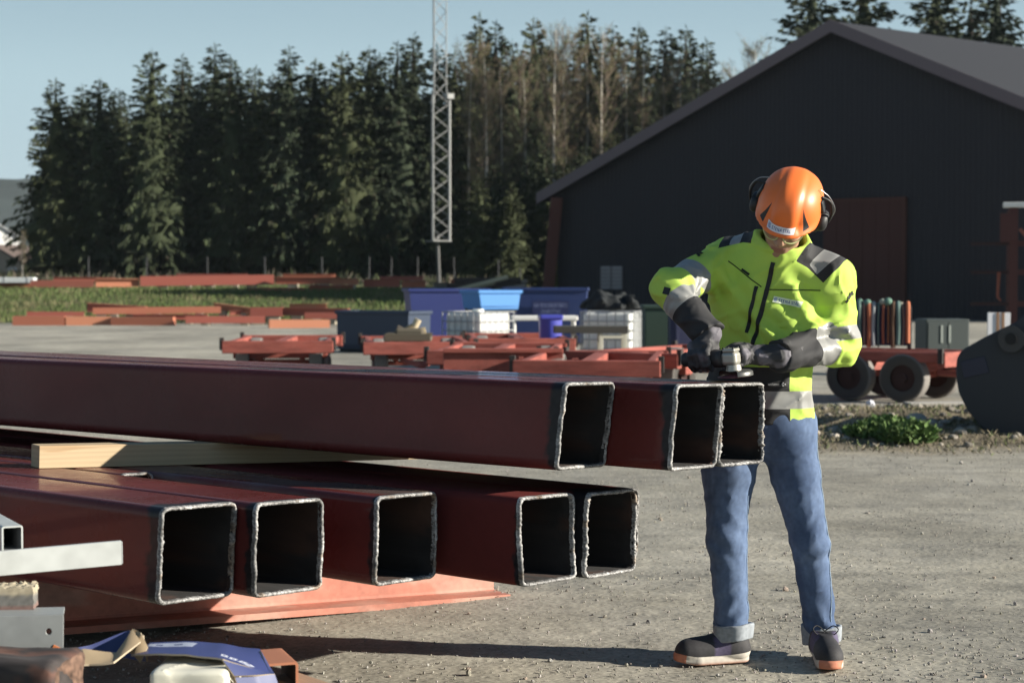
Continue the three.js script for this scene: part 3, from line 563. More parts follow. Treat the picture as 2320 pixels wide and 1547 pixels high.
function torsoField(x, y, z) {
  const t = toT(x, y, z); t[2] *= 1.42;
  let d = 9; for (let i = 1; i < chain.length; i++) d = smin(d, cap(t[0], t[1], t[2], chain[i - 1], chain[i]), 0.03);
  d = smin(d * 0.85, cap(x, y, z, shR, shL), 0.09);
  return smin(d, cap(x, y, z, J(1745, 772, 6.08, 0.050), J(1815, 748, 6.05, 0.058)), 0.06);   // cloth hanging over the forearm
}
function jacketField(x, y, z) {
  let d = torsoField(x, y, z);
  const fR = Math.max(cap(x, y, z, elR, wrR), (along([x, y, z], elR, wrR) - 1) * 0.22), fL = Math.max(cap(x, y, z, elL, wrL), (along([x, y, z], elL, wrL) - 1) * 0.22);
  let arm = smin(cap(x, y, z, shR, elR), fR, 0.035);
  arm = Math.min(arm, smin(cap(x, y, z, shL, elL), fL, 0.035));
  d = smin(d, arm, 0.035);
  d = smin(d, cap(x, y, z, neckA, neckB), 0.05);
  d += folds(x, y, z);
  d = Math.max(d, hemPt - y);
  const nx = neckB[0] - neckA[0], ny = neckB[1] - neckA[1], nz = neckB[2] - neckA[2], nl = Math.hypot(nx, ny, nz); // collar opening
  d = Math.max(d, ((x - neckB[0]) * nx + (y - neckB[1]) * ny + (z - neckB[2]) * nz) / nl - 0.022 - 0.2 * smooth(0.0, 0.12, -((x - neckB[0]) * TF[0] + (z - neckB[2]) * TF[2])) * 0.2);
  const inn = cap(x, y, z, [...neckA.slice(0, 3), 0.079], [neckB[0] + nx, neckB[1] + ny, neckB[2] + nz, 0.078]); d = Math.max(d, -inn);
  return d;
}
const hiVis = std([0.42, 0.60, 0.092], 0.8, 0, { side: THREE.DoubleSide }), blackCloth = std([0.021, 0.021, 0.023], 0.8), silverTape = new THREE.MeshStandardMaterial({ color: col(0.27, 0.27, 0.26), roughness: 0.5, metalness: 0.1 });
const jacket = new THREE.Group(); jacket.name = 'jacket'; worker.add(jacket);
{
  const lo = [W(1460, 640, 6.1).x - 0.02, hemPt - 0.02, -6.52], hi = [W(1965, 640, 6.1).x + 0.02, W(1760, 520, 6.1).y, -5.72];
  let g = surfaceNet(jacketField, lo, hi, 0.0065);
  const poly = (pts) => (x, y, z) => { // signed distance to an outline drawn on the flat of the chest
    const [a, b] = toT(x, y, z); let s = 1, m = 1e9;
    for (let i = 0, j = pts.length - 1; i < pts.length; j = i++) {
      const [ax, ay] = pts[i], [bx, by] = pts[j], ex = bx - ax, ey = by - ay, wx = a - ax, wy = b - ay, q = clamp((wx * ex + wy * ey) / (ex * ex + ey * ey));
      m = Math.min(m, (wx - ex * q) ** 2 + (wy - ey * q) ** 2);
      const c1 = b >= ay, c2 = b < by, c3 = ex * wy > ey * wx; if ((c1 && c2 && c3) || (!c1 && !c2 && !c3)) s = -s;
    }
    return s * Math.sqrt(m);
  };
  const P = (list, d) => list.map(([a, b]) => T2(a, b, d));
  const blacks = [], silvers = [], yellows = [];
  // shoulder yokes with a tape across
  const yokeR = poly(P([[1627, 470], [1716, 470], [1714, 552], [1690, 549], [1662, 554], [1628, 562]], 6.16)), yokeL = poly(P([[1806, 592], [1850, 520], [1930, 560], [1905, 604], [1868, 641], [1830, 606]], 6.04));
  const tapeR = poly(P([[1652, 460], [1680, 460], [1680, 570], [1653, 570]], 6.16)), tapeL = poly(P([[1834, 600], [1872, 545], [1905, 575], [1852, 622]], 6.04));
  const hemBlack = poly(P([[1500, 832], [1790, 832], [1792, 980], [1500, 980]], 6.06));
  const hemTop = W(1722, 886, 6.07).y, hemLow = W(1722, 926, 6.07).y;
  const bandF = (e, w, t0, t1) => (x, y, z) => { const k = along([x, y, z], e, w), r = cap(x, y, z, e, w); return Math.max(Math.abs(k - (t0 + t1) / 2) - (t1 - t0) / 2, r - 0.035, r - torsoField(x, y, z)); };
  const notArm = (x, y, z) => Math.min(cap(x, y, z, [...elR.slice(0, 3), 0.085], [...wrR.slice(0, 3), 0.075]), cap(x, y, z, [...elL.slice(0, 3), 0.09], [...wrL.slice(0, 3), 0.075]));
  const cut = (f, list) => { const [a, b] = split(g, f); if (a.attributes.position.count) list.push(a); g = b; };
  cut((x, y, z) => Math.max(tapeR(x, y, z), yokeR(x, y, z)), silvers);
  cut((x, y, z) => Math.max(tapeL(x, y, z), yokeL(x, y, z)), silvers);
  cut(yokeR, blacks); cut(yokeL, blacks);
  cut(bandF(elR, wrR, 0.20, 0.44), silvers); cut(bandF(elL, wrL, 0.22, 0.50), silvers);
  cut(bandF(elR, wrR, 0.44, 1.3), blacks); cut(bandF(elL, wrL, 0.50, 1.3), blacks);
  cut((x, y, z) => { const k = along([x, y, z], shR, elR) + 0.35 * (z - elR[2]); return Math.max(Math.abs(k - 0.70) - 0.135, cap(x, y, z, shR, elR) - 0.04, along([x, y, z], elR, wrR) - 0.2); }, silvers);
  cut((x, y, z) => { const k = along([x, y, z], shL, elL); return Math.max(Math.abs(k - 0.83) - 0.105, cap(x, y, z, shL, elL) - 0.04, along([x, y, z], elL, wrL) - 0.22); }, silvers);
  cut((x, y, z) => Math.max(y - hemTop, hemLow - y, -notArm(x, y, z)), silvers);
  cut((x, y, z) => Math.max(hemBlack(x, y, z), -notArm(x, y, z)), blacks);
  const shell = part(jacket, 'shell', g, hiVis); shell.userData.label = 'fluorescent yellow cloth';
  part(jacket, 'black_panels', blacks, blackCloth); part(jacket, 'reflective_tape', silvers, silverTape);

  // strips and prints that follow the cloth
  const onCloth = (a, b, lift) => { // point of the chest pattern pushed out to the cloth surface
    const o = [TO[0] + a * TX[0], TO[1] + b, TO[2] + a * TX[2]]; let s = 0.42;
    for (let i = 0; i < 60; i++) { const d = jacketField(o[0] + TF[0] * s, o[1], o[2] + TF[2] * s); if (d < 0.0008) break; s -= Math.max(0.001, d * 0.7); }
    s += lift; return [o[0] + TF[0] * s, o[1], o[2] + TF[2] * s];
  };
  const strip = (p0, p1, w, lift, n = 30) => { // ribbon between two chest pattern points
    const pos = [], idx = [], dx = p1[0] - p0[0], dy = p1[1] - p0[1], l = Math.hypot(dx, dy), nx = -dy / l * w / 2, ny = dx / l * w / 2;
    for (let i = 0; i <= n; i++) { const t = i / n, a = p0[0] + dx * t, b = p0[1] + dy * t, L = onCloth(a + nx, b + ny, lift), M = onCloth(a, b, lift * 1.5), R = onCloth(a - nx, b - ny, lift); pos.push(...L, ...M, ...R); if (i) { const k = (i - 1) * 3; idx.push(k, k + 1, k + 3, k + 3, k + 1, k + 4, k + 1, k + 2, k + 4, k + 4, k + 2, k + 5); } }
    const q = new THREE.BufferGeometry(); q.setAttribute('position', new THREE.Float32BufferAttribute(pos, 3)); q.setIndex(idx); q.computeVertexNormals(); return q;
  };
  const patch = (c, w, h, ang, lift) => { // small print, uv over its own rectangle
    const nx = 14, ny = 5, pos = [], uv = [], idx = [], ca = Math.cos(ang), sa = Math.sin(ang);
    for (let j = 0; j <= ny; j++) for (let i = 0; i <= nx; i++) { const u = (i / nx - 0.5) * w, v = (j / ny - 0.5) * h; pos.push(...onCloth(c[0] + u * ca - v * sa, c[1] + u * sa + v * ca, lift)); uv.push(i / nx, j / ny); if (i && j) { const k = j * (nx + 1) + i; idx.push(k - nx - 2, k - nx - 1, k - 1, k - 1, k - nx - 1, k); } }
    const q = new THREE.BufferGeometry(); q.setAttribute('position', new THREE.Float32BufferAttribute(pos, 3)); q.setAttribute('uv', new THREE.Float32BufferAttribute(uv, 2)); q.setIndex(idx); q.computeVertexNormals(); return q;
  };
  const dS = 6.0;
  part(jacket, 'front_zip', [strip(T2(1747, 594, dS), T2(1694, 792, dS), 0.016, 0.003, 40)], std([0.006, 0.007, 0.006], 0.6));
  part(jacket, 'pocket_zip', [strip(T2(1704, 648, dS), T2(1679, 755, dS), 0.013, 0.003)], std([0.008, 0.009, 0.008], 0.6));
  const seam = std([0.03, 0.05, 0.012], 0.9);
  part(jacket, 'chest_seam', strip(T2(1627, 590, dS), T2(1716, 650, dS), 0.004, 0.0015), seam);
  part(jacket, 'chest_seam', strip(T2(1731, 656, dS), T2(1856, 658, dS), 0.004, 0.0015), seam);
  part(jacket, 'seam_tab', strip(T2(1663, 609, dS), T2(1684, 622, dS), 0.008, 0.0025, 8), std([0.012, 0.02, 0.008], 0.8));
  const logo = canvasTex(512, 96, (x, w, h) => { x.fillStyle = '#dfe8c8'; x.fillRect(0, 0, w, h); x.strokeStyle = '#5a70b8'; x.lineWidth = 9; x.beginPath(); x.arc(46, 50, 28, 0.5, 5.6); x.stroke(); x.beginPath(); x.arc(46, 50, 12, 0, 6.3); x.stroke(); x.fillStyle = '#2c3f8a'; x.font = 'bold 66px sans-serif'; x.textBaseline = 'middle'; x.fillText('STENA STÅL', 92, 52, 410); });
  const lg = part(jacket, 'chest_print', patch(T2(1783, 684, 6.02), 0.102, 0.0215, -0.20, 0.0025), new THREE.MeshStandardMaterial({ map: logo, roughness: 0.7 })); lg.userData.label = 'small white chest print with blue lettering';
  const hem = canvasTex(256, 64, (x, w, h) => { x.fillStyle = '#1d1d1f'; x.fillRect(0, 0, w, h); x.fillStyle = '#a9a9ab'; x.font = '38px sans-serif'; x.textBaseline = 'middle'; x.fillText('univern', 8, 32, 150); for (const [a, b] of [[182, 8], [206, 24], [182, 40], [170, 24]]) x.fillRect(a, b, 14, 14); });
  part(jacket, 'hem_print', patch(T2(1762, 871, 6.04), 0.072, 0.018, 0.0, 0.0025), new THREE.MeshStandardMaterial({ map: hem, roughness: 0.7 }));
  // chequer squares on the sleeves
  const onSleeve = (w0, dir, lift) => { const p = w0.clone().addScaledVector(dir, 0.2); for (let i = 0; i < 60; i++) { const d = jacketField(p.x, p.y, p.z); if (d < 0.0008) break; p.addScaledVector(dir, -Math.max(0.001, d * 0.7)); } return p.addScaledVector(dir, lift); };
  const square = (c, dir, s, ang) => { const e1 = V(0, 1, 0).cross(dir).normalize(), e2 = dir.clone().cross(e1).normalize(), pos = []; const c0 = Math.cos(ang) * s / 2, s0 = Math.sin(ang) * s / 2; const k = [[c0, s0], [-s0, c0], [-c0, -s0], [s0, -c0]].map(([a, b]) => onSleeve(c.clone().addScaledVector(e1, a).addScaledVector(e2, b), dir, 0.003).toArray()); pos.push(...k[0], ...k[1], ...k[2], ...k[0], ...k[2], ...k[3]); const q = new THREE.BufferGeometry(); q.setAttribute('position', new THREE.Float32BufferAttribute(pos, 3)); q.computeVertexNormals(); return q; };
  const dirL = V(0.45, 0.0, 0.9).normalize(), dirR = V(-0.5, 0.45, 0.72).normalize(), ink = std([0.012, 0.014, 0.008], 0.8);
  for (const [px, py, a, s] of [[1897, 682, 0.2, 0.017], [1903, 674, 0.2, 0.017], [1908, 671, 0.2, 0.012], [1912, 666, 0.2, 0.017], [1918, 662, 0.2, 0.013], [1922, 666, 0.2, 0.012]]) part(jacket, 'sleeve_square', square(W(px, py, 6.08), dirL, s, a), ink);
  for (const [px, py, a, s] of [[1578, 562, 0.5, 0.014], [1583, 566, 0.5, 0.014], [1579, 572, 0.5, 0.014], [1584, 578, 0.5, 0.014]]) part(jacket, 'sleeve_square', square(W(px, py, 6.12), dirR, s, a), ink);
  const badge = square(W(1516, 661, 5.98), V(-0.35, 0.1, 0.93).normalize(), 0.036, 0.55); part(jacket, 'sleeve_badge', badge, std([0.015, 0.015, 0.016], 0.6));
}

// --- jeans
const hipR = J(1660, 985, 6.21, 0.105), knR = J(1646, 1222, 6.14, 0.066), anR = J(1660, 1440, 6.15, 0.059);
const hipL = J(1786, 985, 6.19, 0.103), knL = J(1836, 1232, 6.17, 0.065), anL = J(1864, 1462, 6.235, 0.056);
const thR = J(1652, 1075, 6.19, 0.092), thL = J(1803, 1072, 6.18, 0.086);
{
  const fold = (x, y, z) => {
    const c1 = Math.abs(noise(x * 9 + y * 3, y * 8 - x * 6, z * 9)), c2 = Math.abs(noise(x * 7 - y * 4 + 6, y * 11 + x * 5, z * 7)); let d = 0.006 * noise(x * 8, y * 4, z * 8) - 0.0026 * Math.max(0, 0.15 - c1) / 0.15 - 0.002 * Math.max(0, 0.12 - c2) / 0.12;
    for (const [k, s] of [[knR, 1], [knL, -1]]) { const e = Math.exp(-(((y - k[1]) / 0.09) ** 2) - (((x - k[0]) / 0.12) ** 2)); d += 0.0095 * e * Math.max(-0.25, noise(x * 6 + s * 4, y * 4, z * 6)+0.25) * Math.sin((y + s * (x - k[0]) * 0.75 + 0.03 * noise(x * 9, y * 7, z * 9)) * 78); }
    for (const [k, s] of [[anR, 1], [anL, -1]]) { const e = Math.exp(-(((y - k[1] - 0.10) / 0.07) ** 2) - (((x - k[0]) / 0.12) ** 2)); d += 0.005 * e * Math.sin((y - s * (x - k[0]) * 0.9 + 0.03 * noise(x * 9, y * 9, z * 9)) * 70); }
    return d;
  };
  const legs = (x, y, z) => {
    let r = smin(cap(x, y, z, hipR, thR), cap(x, y, z, thR, knR), 0.02); r = smin(r, cap(x, y, z, knR, anR), 0.03);
    let l = smin(cap(x, y, z, hipL, thL), cap(x, y, z, thL, knL), 0.02); l = smin(l, cap(x, y, z, knL, anL), 0.03);
    return [r, l];
  };
  const field = (x, y, z) => {
    const [r, l] = legs(x, y, z); let d = smin(r, l, 0.02);
    d = smin(d, cap(x, y, z, J(1690, 945, 6.2, 0.135), J(1755, 945, 6.19, 0.135)), 0.06) + fold(x, y, z);
    const cuffY = x < W(1745, 640, 6.2).x ? W(1660, 1440, 6.2).y : W(1864, 1458, 6.18).y;
    return Math.max(d, cuffY - y, y - (hemPt + 0.06));
  };
  const g = surfaceNet(field, [W(1570, 640, 6.2).x, 0.06, -6.42], [W(1925, 640, 6.1).x, hemPt + 0.09, -5.96], 0.0075);
  const jeans = new THREE.Group(); jeans.name = 'jeans'; worker.add(jeans);
  paint(g, (x, y, z) => {
    const fade = smooth(0, 0.3, fbm(x * 3, y * 2.2, z * 3 + 2, 3) + 0.25) * (0.6 + 0.4 * noise(x * 60, y * 25, z * 60)), w = 1 + 0.22 * noise(x * 90, y * 90, z * 90) + 0.25 * fbm(x * 14, y * 9, z * 14);
    return [lerp(0.040, 0.112, fade) * w, lerp(0.070, 0.165, fade) * w, lerp(0.142, 0.275, fade) * w];
  });
  part(jeans, 'denim', g, vcol(0.9));
  const pale = vcol(0.9), st = [];
  for (const [k, y0, lean] of [[anR, W(1660, 1442, 6.2).y, 0.02], [anL, W(1864, 1461, 6.18).y, -0.03]]) {
    const c = surfaceNet((x, y, z) => { const rx = x - k[0] - lean * (y - y0), rz = (z - k[2]) * 0.97, r = Math.hypot(rx, rz), wob = 0.003 * Math.sin(Math.atan2(rz, rx) * 5 + k[0] * 9); return Math.max(Math.abs(r - 0.064 - wob - 0.004 * smooth(y0, y0 + 0.06, y)) - 0.0065, y0 - 0.002 + 0.012 * Math.sin(Math.atan2(rz, rx) + 1) - y, y - y0 - 0.062 - 0.004 * Math.sin(Math.atan2(rz, rx) * 2)); }, [k[0] - 0.1, y0 - 0.04, k[2] - 0.1], [k[0] + 0.1, y0 + 0.09, k[2] + 0.1], 0.005);
    paint(c, (x, y, z) => { const n = 0.27 * (1 + 0.3 * noise(x * 90, y * 90, z * 90)); return [n * 0.93, n * 1.02, n * 1.12]; });
    part(jeans, 'turned_up_cuff', c, pale);
  }
  // outer seam of the left leg and inner seam of the right one
  const seamLine = (pts) => { const out = []; const ok = pts.filter((p) => p); for (let i = 1; i < ok.length; i++) if (Math.hypot(ok[i][0] - ok[i - 1][0], ok[i][2] - ok[i - 1][2]) < 0.03) out.push(bar(ok[i - 1], ok[i], 0.0028, 0.0028, 5)); return out; };
  const stick = (px, py, d, dir) => { const p = W(px, py, d); const D = V(...dir).normalize(); p.addScaledVector(D, 0.085); let run = 0; for (let i = 0; i < 60 && run < 0.2; i++) { const f = field(p.x, p.y, p.z); if (f < 0.001) return p.toArray(); const st = Math.max(0.001, f * 0.7); run += st; p.addScaledVector(D, -st); } return null; };
  const lp = [], rp = []; for (let i = 0; i <= 26; i++) { const t = i / 26; lp.push(stick(lerp(1838, 1893, Math.pow(t, 0.8)), lerp(985, 1410, t), 6.16, [0.8, 0, 0.55])); rp.push(stick(lerp(1672, 1678, t), lerp(1120, 1400, t), 6.15, [0.75, 0, 0.6])); }
  part(jeans, 'leg_seam', seamLine(lp), std([0.20, 0.27, 0.36], 0.9)); part(jeans, 'leg_seam', seamLine(rp), std([0.16, 0.22, 0.31], 0.9));
}

// --- shoes: one shape, local z runs from heel (0) to toe
{
  const S = (x, y, z) => {
    const hz = clamp(z / 0.285), half = lerp(0.034, 0.049, smooth(0, 0.62, hz)) * (1 - 0.35 * smooth(0.82, 1.05, hz));
    let up = smin(cap(x, y, z, [0, 0.055, 0.05, 0.040], [0, 0.100, 0.062, 0.043]), cap(x, y, z, [0, 0.050, 0.045, 0.038], [0, 0.046, 0.235, 0.043]), 0.05);
    up = smin(up, cap(x, y, z, [0, 0.075, 0.09, 0.036], [0, 0.050, 0.20, 0.036]), 0.04);
    up = Math.max(up, 0.020 - y, y - 0.118 + 0.10 * (z - 0.02));
    const toe = 0.016 * smooth(0.2, 0.285, z), out2 = Math.min(cap(x, 0, z, [0, 0, 0.038, 0.036], [0.002, 0, 0.195, 0.0485]), cap(x, 0, z, [0.002, 0, 0.195, 0.0485], [-0.004, 0, 0.240, 0.042]));
    const sy = Math.abs(y - (0.019 + 0.005 * smooth(0.13, 0.0, z) + toe * 0.7)) - (0.016 + 0.005 * smooth(0.13, 0.0, z) - toe * 0.05);
    const sole = out2 > -0.008 && sy > -0.008 ? Math.hypot(Math.max(0, out2 + 0.008), Math.max(0, sy + 0.008)) - 0.008 : Math.max(out2, sy);
    return Math.min(up, sole);
  };
  const raw = surfaceNet(S, [-0.075, -0.01, -0.02], [0.075, 0.14, 0.31], 0.0042);
  const [soleRaw, upper] = split(raw, (x, y, z) => y - 0.035 - 0.010 * smooth(0.13, 0.0, z) - 0.011 * smooth(0.2, 0.285, z));
  const [toeCap, sole] = split(soleRaw, (x, y, z) => 0.225 + 0.5 * (0.03 - y) * 0.4 + 0.03 * Math.abs(x) / 0.05 - z);
  paint(upper, (x, y, z) => { const n = 1 + 0.3 * noise(x * 120, y * 120, z * 120), purple = smooth(0.0, 0.012, 0.035 - Math.abs(z - 0.115)) * smooth(0.02, 0.03, Math.abs(x)); return [lerp(0.026, 0.075, purple) * n, lerp(0.025, 0.062, purple) * n, lerp(0.028, 0.115, purple) * n]; });
  paint(sole, (x, y, z) => { const pinkish = smooth(0.018, 0.006, y), n = 1 + 0.2 * noise(x * 60, y * 60, z * 60); return [lerp(0.50, 0.42, pinkish) * n, lerp(0.46, 0.24, pinkish) * n, lerp(0.40, 0.18, pinkish) * n]; });
  paint(toeCap, (x, y, z) => { const n = 1 + 0.2 * noise(x * 60, y * 60, z * 60); return [0.46 * n, 0.17 * n, 0.10 * n]; });
  const laces = []; for (let i = 0; i < 5; i++) { const z = 0.105 + i * 0.02, y = 0.109 - i * 0.0095; laces.push(bar([-0.025, y - 0.006, z], [0.025, y - 0.006, z + 0.01], 0.003), bar([0.025, y - 0.006, z], [-0.025, y - 0.006, z + 0.01], 0.003)); }
  const loop = (s) => new THREE.TubeGeometry(new THREE.CatmullRomCurve3([V(0, 0.115, 0.10), V(s * 0.03, 0.135, 0.105), V(s * 0.045, 0.125, 0.12), V(s * 0.028, 0.105, 0.118), V(0, 0.112, 0.102)]), 24, 0.0022, 6);
  laces.push(loop(1), loop(-1));
  const heelTab = new THREE.TubeGeometry(new THREE.CatmullRomCurve3([V(0, 0.10, 0.012), V(0, 0.108, -0.006), V(0, 0.094, -0.012), V(0, 0.086, 0.002)]), 16, 0.003, 6);
  const mk = (x, d, turn, y) => {
    const o = new THREE.Group(); o.name = 'shoe'; o.position.set(x, y, -d); o.rotation.y = turn; worker.add(o);
    part(o, 'upper', upper, vcol(0.75)); part(o, 'sole', sole, vcol(0.7)); part(o, 'toe_bumper', toeCap, vcol(0.7)); part(o, 'laces', laces, std([0.015, 0.015, 0.017], 0.8)); part(o, 'heel_tab', heelTab, std([0.015, 0.015, 0.016], 0.8));
  };
  mk(W(1702, 640, 6.16).x, 6.165, -1.36, 0.004); mk(W(1868, 640, 6.22).x, 6.245, -0.03, 0.004);
}

// --- head, turned down to the work: local x image-right, y up through the crown, z out of the face
const head = new THREE.Matrix4().compose(W(1784, 494, 6.03), new THREE.Quaternion().setFromEuler(new THREE.Euler(0, 0, -0.26)).multiply(new THREE.Quaternion().setFromEuler(new THREE.Euler(0.72, -0.20, 0, 'YXZ'))), V(1.03, 1.03, 1.03));
{
  const el = (x, y, z, cx, cy, cz, rx, ry, rz) => { const k = Math.hypot((x - cx) / rx, (y - cy) / ry, (z - cz) / rz); return (k - 1) * Math.min(rx, ry, rz); };
  const hf = (x, y, z) => {
    let d = el(x, y, z, 0, 0.035, -0.012, 0.076, 0.10, 0.096);
    d = smin(d, el(x, y, z, 0, -0.055, 0.038, 0.053, 0.062, 0.052), 0.05);          // jaw
    d = smin(d, el(x, y, z, 0, -0.100, 0.072, 0.021, 0.018, 0.019), 0.03);          // chin
    d = smin(d, cap(x, y, z, [0, 0.004, 0.090, 0.008], [0, -0.034, 0.106, 0.012]), 0.018); // nose
    d = smin(d, Math.min(el(x, y, z, 0.010, -0.037, 0.096, 0.009, 0.007, 0.010), el(x, y, z, -0.010, -0.037, 0.096, 0.009, 0.007, 0.010)), 0.008);
    d = smin(d, cap(x, y, z, [-0.036, 0.017, 0.074, 0.009], [0.036, 0.017, 0.074, 0.009]), 0.018); // brow
    for (const s of [-1, 1]) { d = Math.max(d, -el(x, y, z, s * 0.032, -0.002, 0.092, 0.017, 0.011, 0.014) * 1.0 - 0.0); d = smin(d, el(x, y, z, s * 0.036, -0.03, 0.062, 0.02, 0.018, 0.02), 0.02); }
    d = smin(d, el(x, y, z, 0, -0.064, 0.086, 0.024, 0.0055, 0.010), 0.008); d = smin(d, el(x, y, z, 0, -0.076, 0.084, 0.021, 0.006, 0.010), 0.008);
    d = Math.max(d, -el(x, y, z, 0, -0.070, 0.097, 0.023, 0.0018, 0.012));
    for (const s of [-1, 1]) d = smin(d, el(x, y, z, s * 0.079, -0.004, -0.008, 0.008, 0.030, 0.019), 0.01); // ears
    d = smin(d, cap(x, y, z, [0, -0.04, -0.02, 0.052], [-0.01, -0.18, -0.075, 0.056]), 0.04); // neck
    return d;
  };
  const g = surfaceNet(hf, [-0.11, -0.24, -0.15], [0.11, 0.15, 0.13], 0.0042);
  paint(g, (x, y, z) => {
    const n = 1 + 0.10 * fbm(x * 60, y * 60, z * 60), lip = (Math.abs(y + 0.070) < 0.011 && Math.abs(x) < 0.024 && z > 0.075) ? 1 : 0, hair = (y > 0.035 || z < -0.045) && y > -0.06 && z < 0.072 ? 1 : 0, stub = smooth(-0.045, -0.075, y) * smooth(0.0, 0.03, z) * 0.35;
    const c = [0.40, 0.225, 0.155].map((v, i) => lerp(lerp(v, [0.33, 0.13, 0.105][i], lip), v * 0.62, stub) * n); return c.map((v, i) => lerp(v, [0.055, 0.036, 0.022][i], hair));
  });
  g.applyMatrix4(head);
  // the body under the clothes, one surface with the head and neck
  const c = (j, k = 0.72) => [j[0], j[1], j[2], j[3] * k];
  const bf = (x, y, z) => {
    const t = toT(x, y, z); t[2] *= 1.42; let d = 9; for (let i = 1; i < chain.length; i++) d = smin(d, cap(...t, c(chain[i - 1]), c(chain[i])), 0.03); d *= 0.85;
    for (const [a, b] of [[shR, shL], [shR, elR], [elR, wrR], [shL, elL], [elL, wrL], [hipR, knR], [knR, anR], [hipL, knL], [knL, anL], [neckA, neckB]]) d = smin(d, cap(x, y, z, c(a, 0.66), c(b, 0.66)), 0.03);
    return d;
  };
  const b = surfaceNet(bf, [W(1480, 640, 6.1).x, 0.10, -6.5], [W(1945, 640, 6.1).x, W(1760, 540, 6.1).y, -5.8], 0.018);
  paint(b, () => [0.40, 0.225, 0.155]);
  part(worker, 'body', [g, b], vcol(0.55)).userData.label = 'shaded face and neck';
  for (const s of [-1, 1]) { const e = paint(at(new THREE.SphereGeometry(0.0105, 14, 10), s * 0.031, -0.003, 0.078), (x, y, z) => (Math.hypot(x - s * 0.031, y + 0.007) < 0.0045 && z > 0.07 ? [0.03, 0.03, 0.035] : [0.6, 0.58, 0.55])); e.applyMatrix4(head); part(worker, 'eye', e, vcol(0.3)); }

  // helmet
  const helmet = new THREE.Group(); helmet.name = 'helmet'; helmet.applyMatrix4(head); worker.add(helmet);
  const orange = new THREE.MeshPhysicalMaterial({ color: col(0.78, 0.165, 0.028), roughness: 0.48, clearcoat: 0.15, clearcoatRoughness: 0.3 }), dark = std([0.014, 0.014, 0.015], 0.55);
  const shellF = (x, y, z) => {
    const fz = z > 0 ? 0.128 : 0.140; let d = (Math.pow(Math.pow(Math.abs(x) / 0.108, 2.35) + Math.pow(Math.abs(y - 0.045) / 0.117, 2.35) + Math.pow(Math.abs(z + 0.010) / fz, 2.35), 1 / 2.35) - 1) * 0.108;
    const ridge = (Math.pow(Math.pow(Math.abs(x) / 0.066, 3) + Math.pow(Math.abs(y - 0.050) / 0.118, 2.35) + Math.pow(Math.abs(z + 0.006) / 0.139, 2.35), 1 / 2.35) - 1) * 0.068; d = Math.min(d, smin(d, ridge, 0.003));      // raised middle panel
    d = smin(d, el(x, y, z, 0, 0.030, 0.085, 0.085, 0.018, 0.062), 0.022);             // short peak
    const rim = -0.002 + 0.030 * smooth(-0.02, 0.13, z) - 0.022 * smooth(0.0, -0.12, z) + 0.010 * smooth(0.05, 0.1, Math.abs(x)) * smooth(0, 0.05, z);
    d = Math.max(d, rim - y);
    d = Math.max(d, -el(x, y, z, 0, 0.030, -0.012, 0.099, 0.112, 0.122));
    return d;
  };
  const hg = surfaceNet(shellF, [-0.125, -0.05, -0.17], [0.125, 0.20, 0.16], 0.0036);
  const ventF = (s) => (x, y, z) => { const u = x * s - 0.070, v = y - 0.062; return z < 0.0 ? 1 : Math.max(-(v + 0.018) + 0.35 * u, u * 0.95 + v * 0.45 - 0.008, -u - v * 0.22 - 0.006); };
  let shellG = hg;
  for (const s of [-1, 1]) { const [a, b] = split(shellG, ventF(s)); shellG = b; part(helmet, 'vent', a, dark); }
  part(helmet, 'shell', shellG, orange);
  const sticker = canvasTex(512, 96, (x, w, h) => { x.fillStyle = '#d5d3d6'; x.fillRect(0, 0, w, h); x.strokeStyle = '#4b5a94'; x.lineWidth = 9; x.beginPath(); x.arc(48, 50, 27, 0.5, 5.6); x.stroke(); x.beginPath(); x.arc(48, 50, 11, 0, 6.3); x.stroke(); x.fillStyle = '#39457c'; x.font = 'bold 64px sans-serif'; x.textBaseline = 'middle'; x.fillText('STENA STÅL', 92, 52, 405); });
  { const nx = 16, pos = [], uv = [], idx = [];
    for (let j = 0; j <= 3; j++) for (let i = 0; i <= nx; i++) { const x = (i / nx - 0.5) * 0.094 - 0.004, y = 0.052 + (j / 3 - 0.5) * 0.018; let z = 0.2; for (let k = 0; k < 60; k++) { const d = shellF(x, y, z); if (d < 0.0005) break; z -= Math.max(0.0007, d * 0.7); } pos.push(x, y, z + 0.0018); uv.push(i / nx, j / 3); if (i && j) { const k = j * (nx + 1) + i; idx.push(k - nx - 2, k - nx - 1, k - 1, k - 1, k - nx - 1, k); } }
    const q = new THREE.BufferGeometry(); q.setAttribute('position', new THREE.Float32BufferAttribute(pos, 3)); q.setAttribute('uv', new THREE.Float32BufferAttribute(uv, 2)); q.setIndex(idx); q.computeVertexNormals();
    part(helmet, 'sticker', q, new THREE.MeshStandardMaterial({ map: sticker, roughness: 0.5 })).userData.label = 'white sticker with blue lettering'; }
  // ear defenders on wire arms
  for (const s of [-1, 1]) {
    const m = new THREE.Group(); m.name = 'ear_defender'; m.applyMatrix4(head); worker.add(m);
    const up = s < 0;   // the defender on the shaded side is swung up and out
    const cup = new THREE.LatheGeometry([[0, 0.026], [0.020, 0.025], [0.031, 0.020], [0.037, 0.008], [0.037, -0.006], [0.030, -0.010], [0, -0.010]].map(([a, b]) => new THREE.Vector2(a, b)), 28); cup.scale(0.9, 0.9, 1.12); cup.rotateZ(-s * Math.PI / 2); cup.rotateX(0.1);
    const pad = new THREE.TorusGeometry(0.027, 0.011, 10, 24); pad.scale(1, 1.25, 1); pad.rotateY(Math.PI / 2);
    const cx = s * 0.112, cy = up ? 0.020 : 0.010, cz = -0.022;
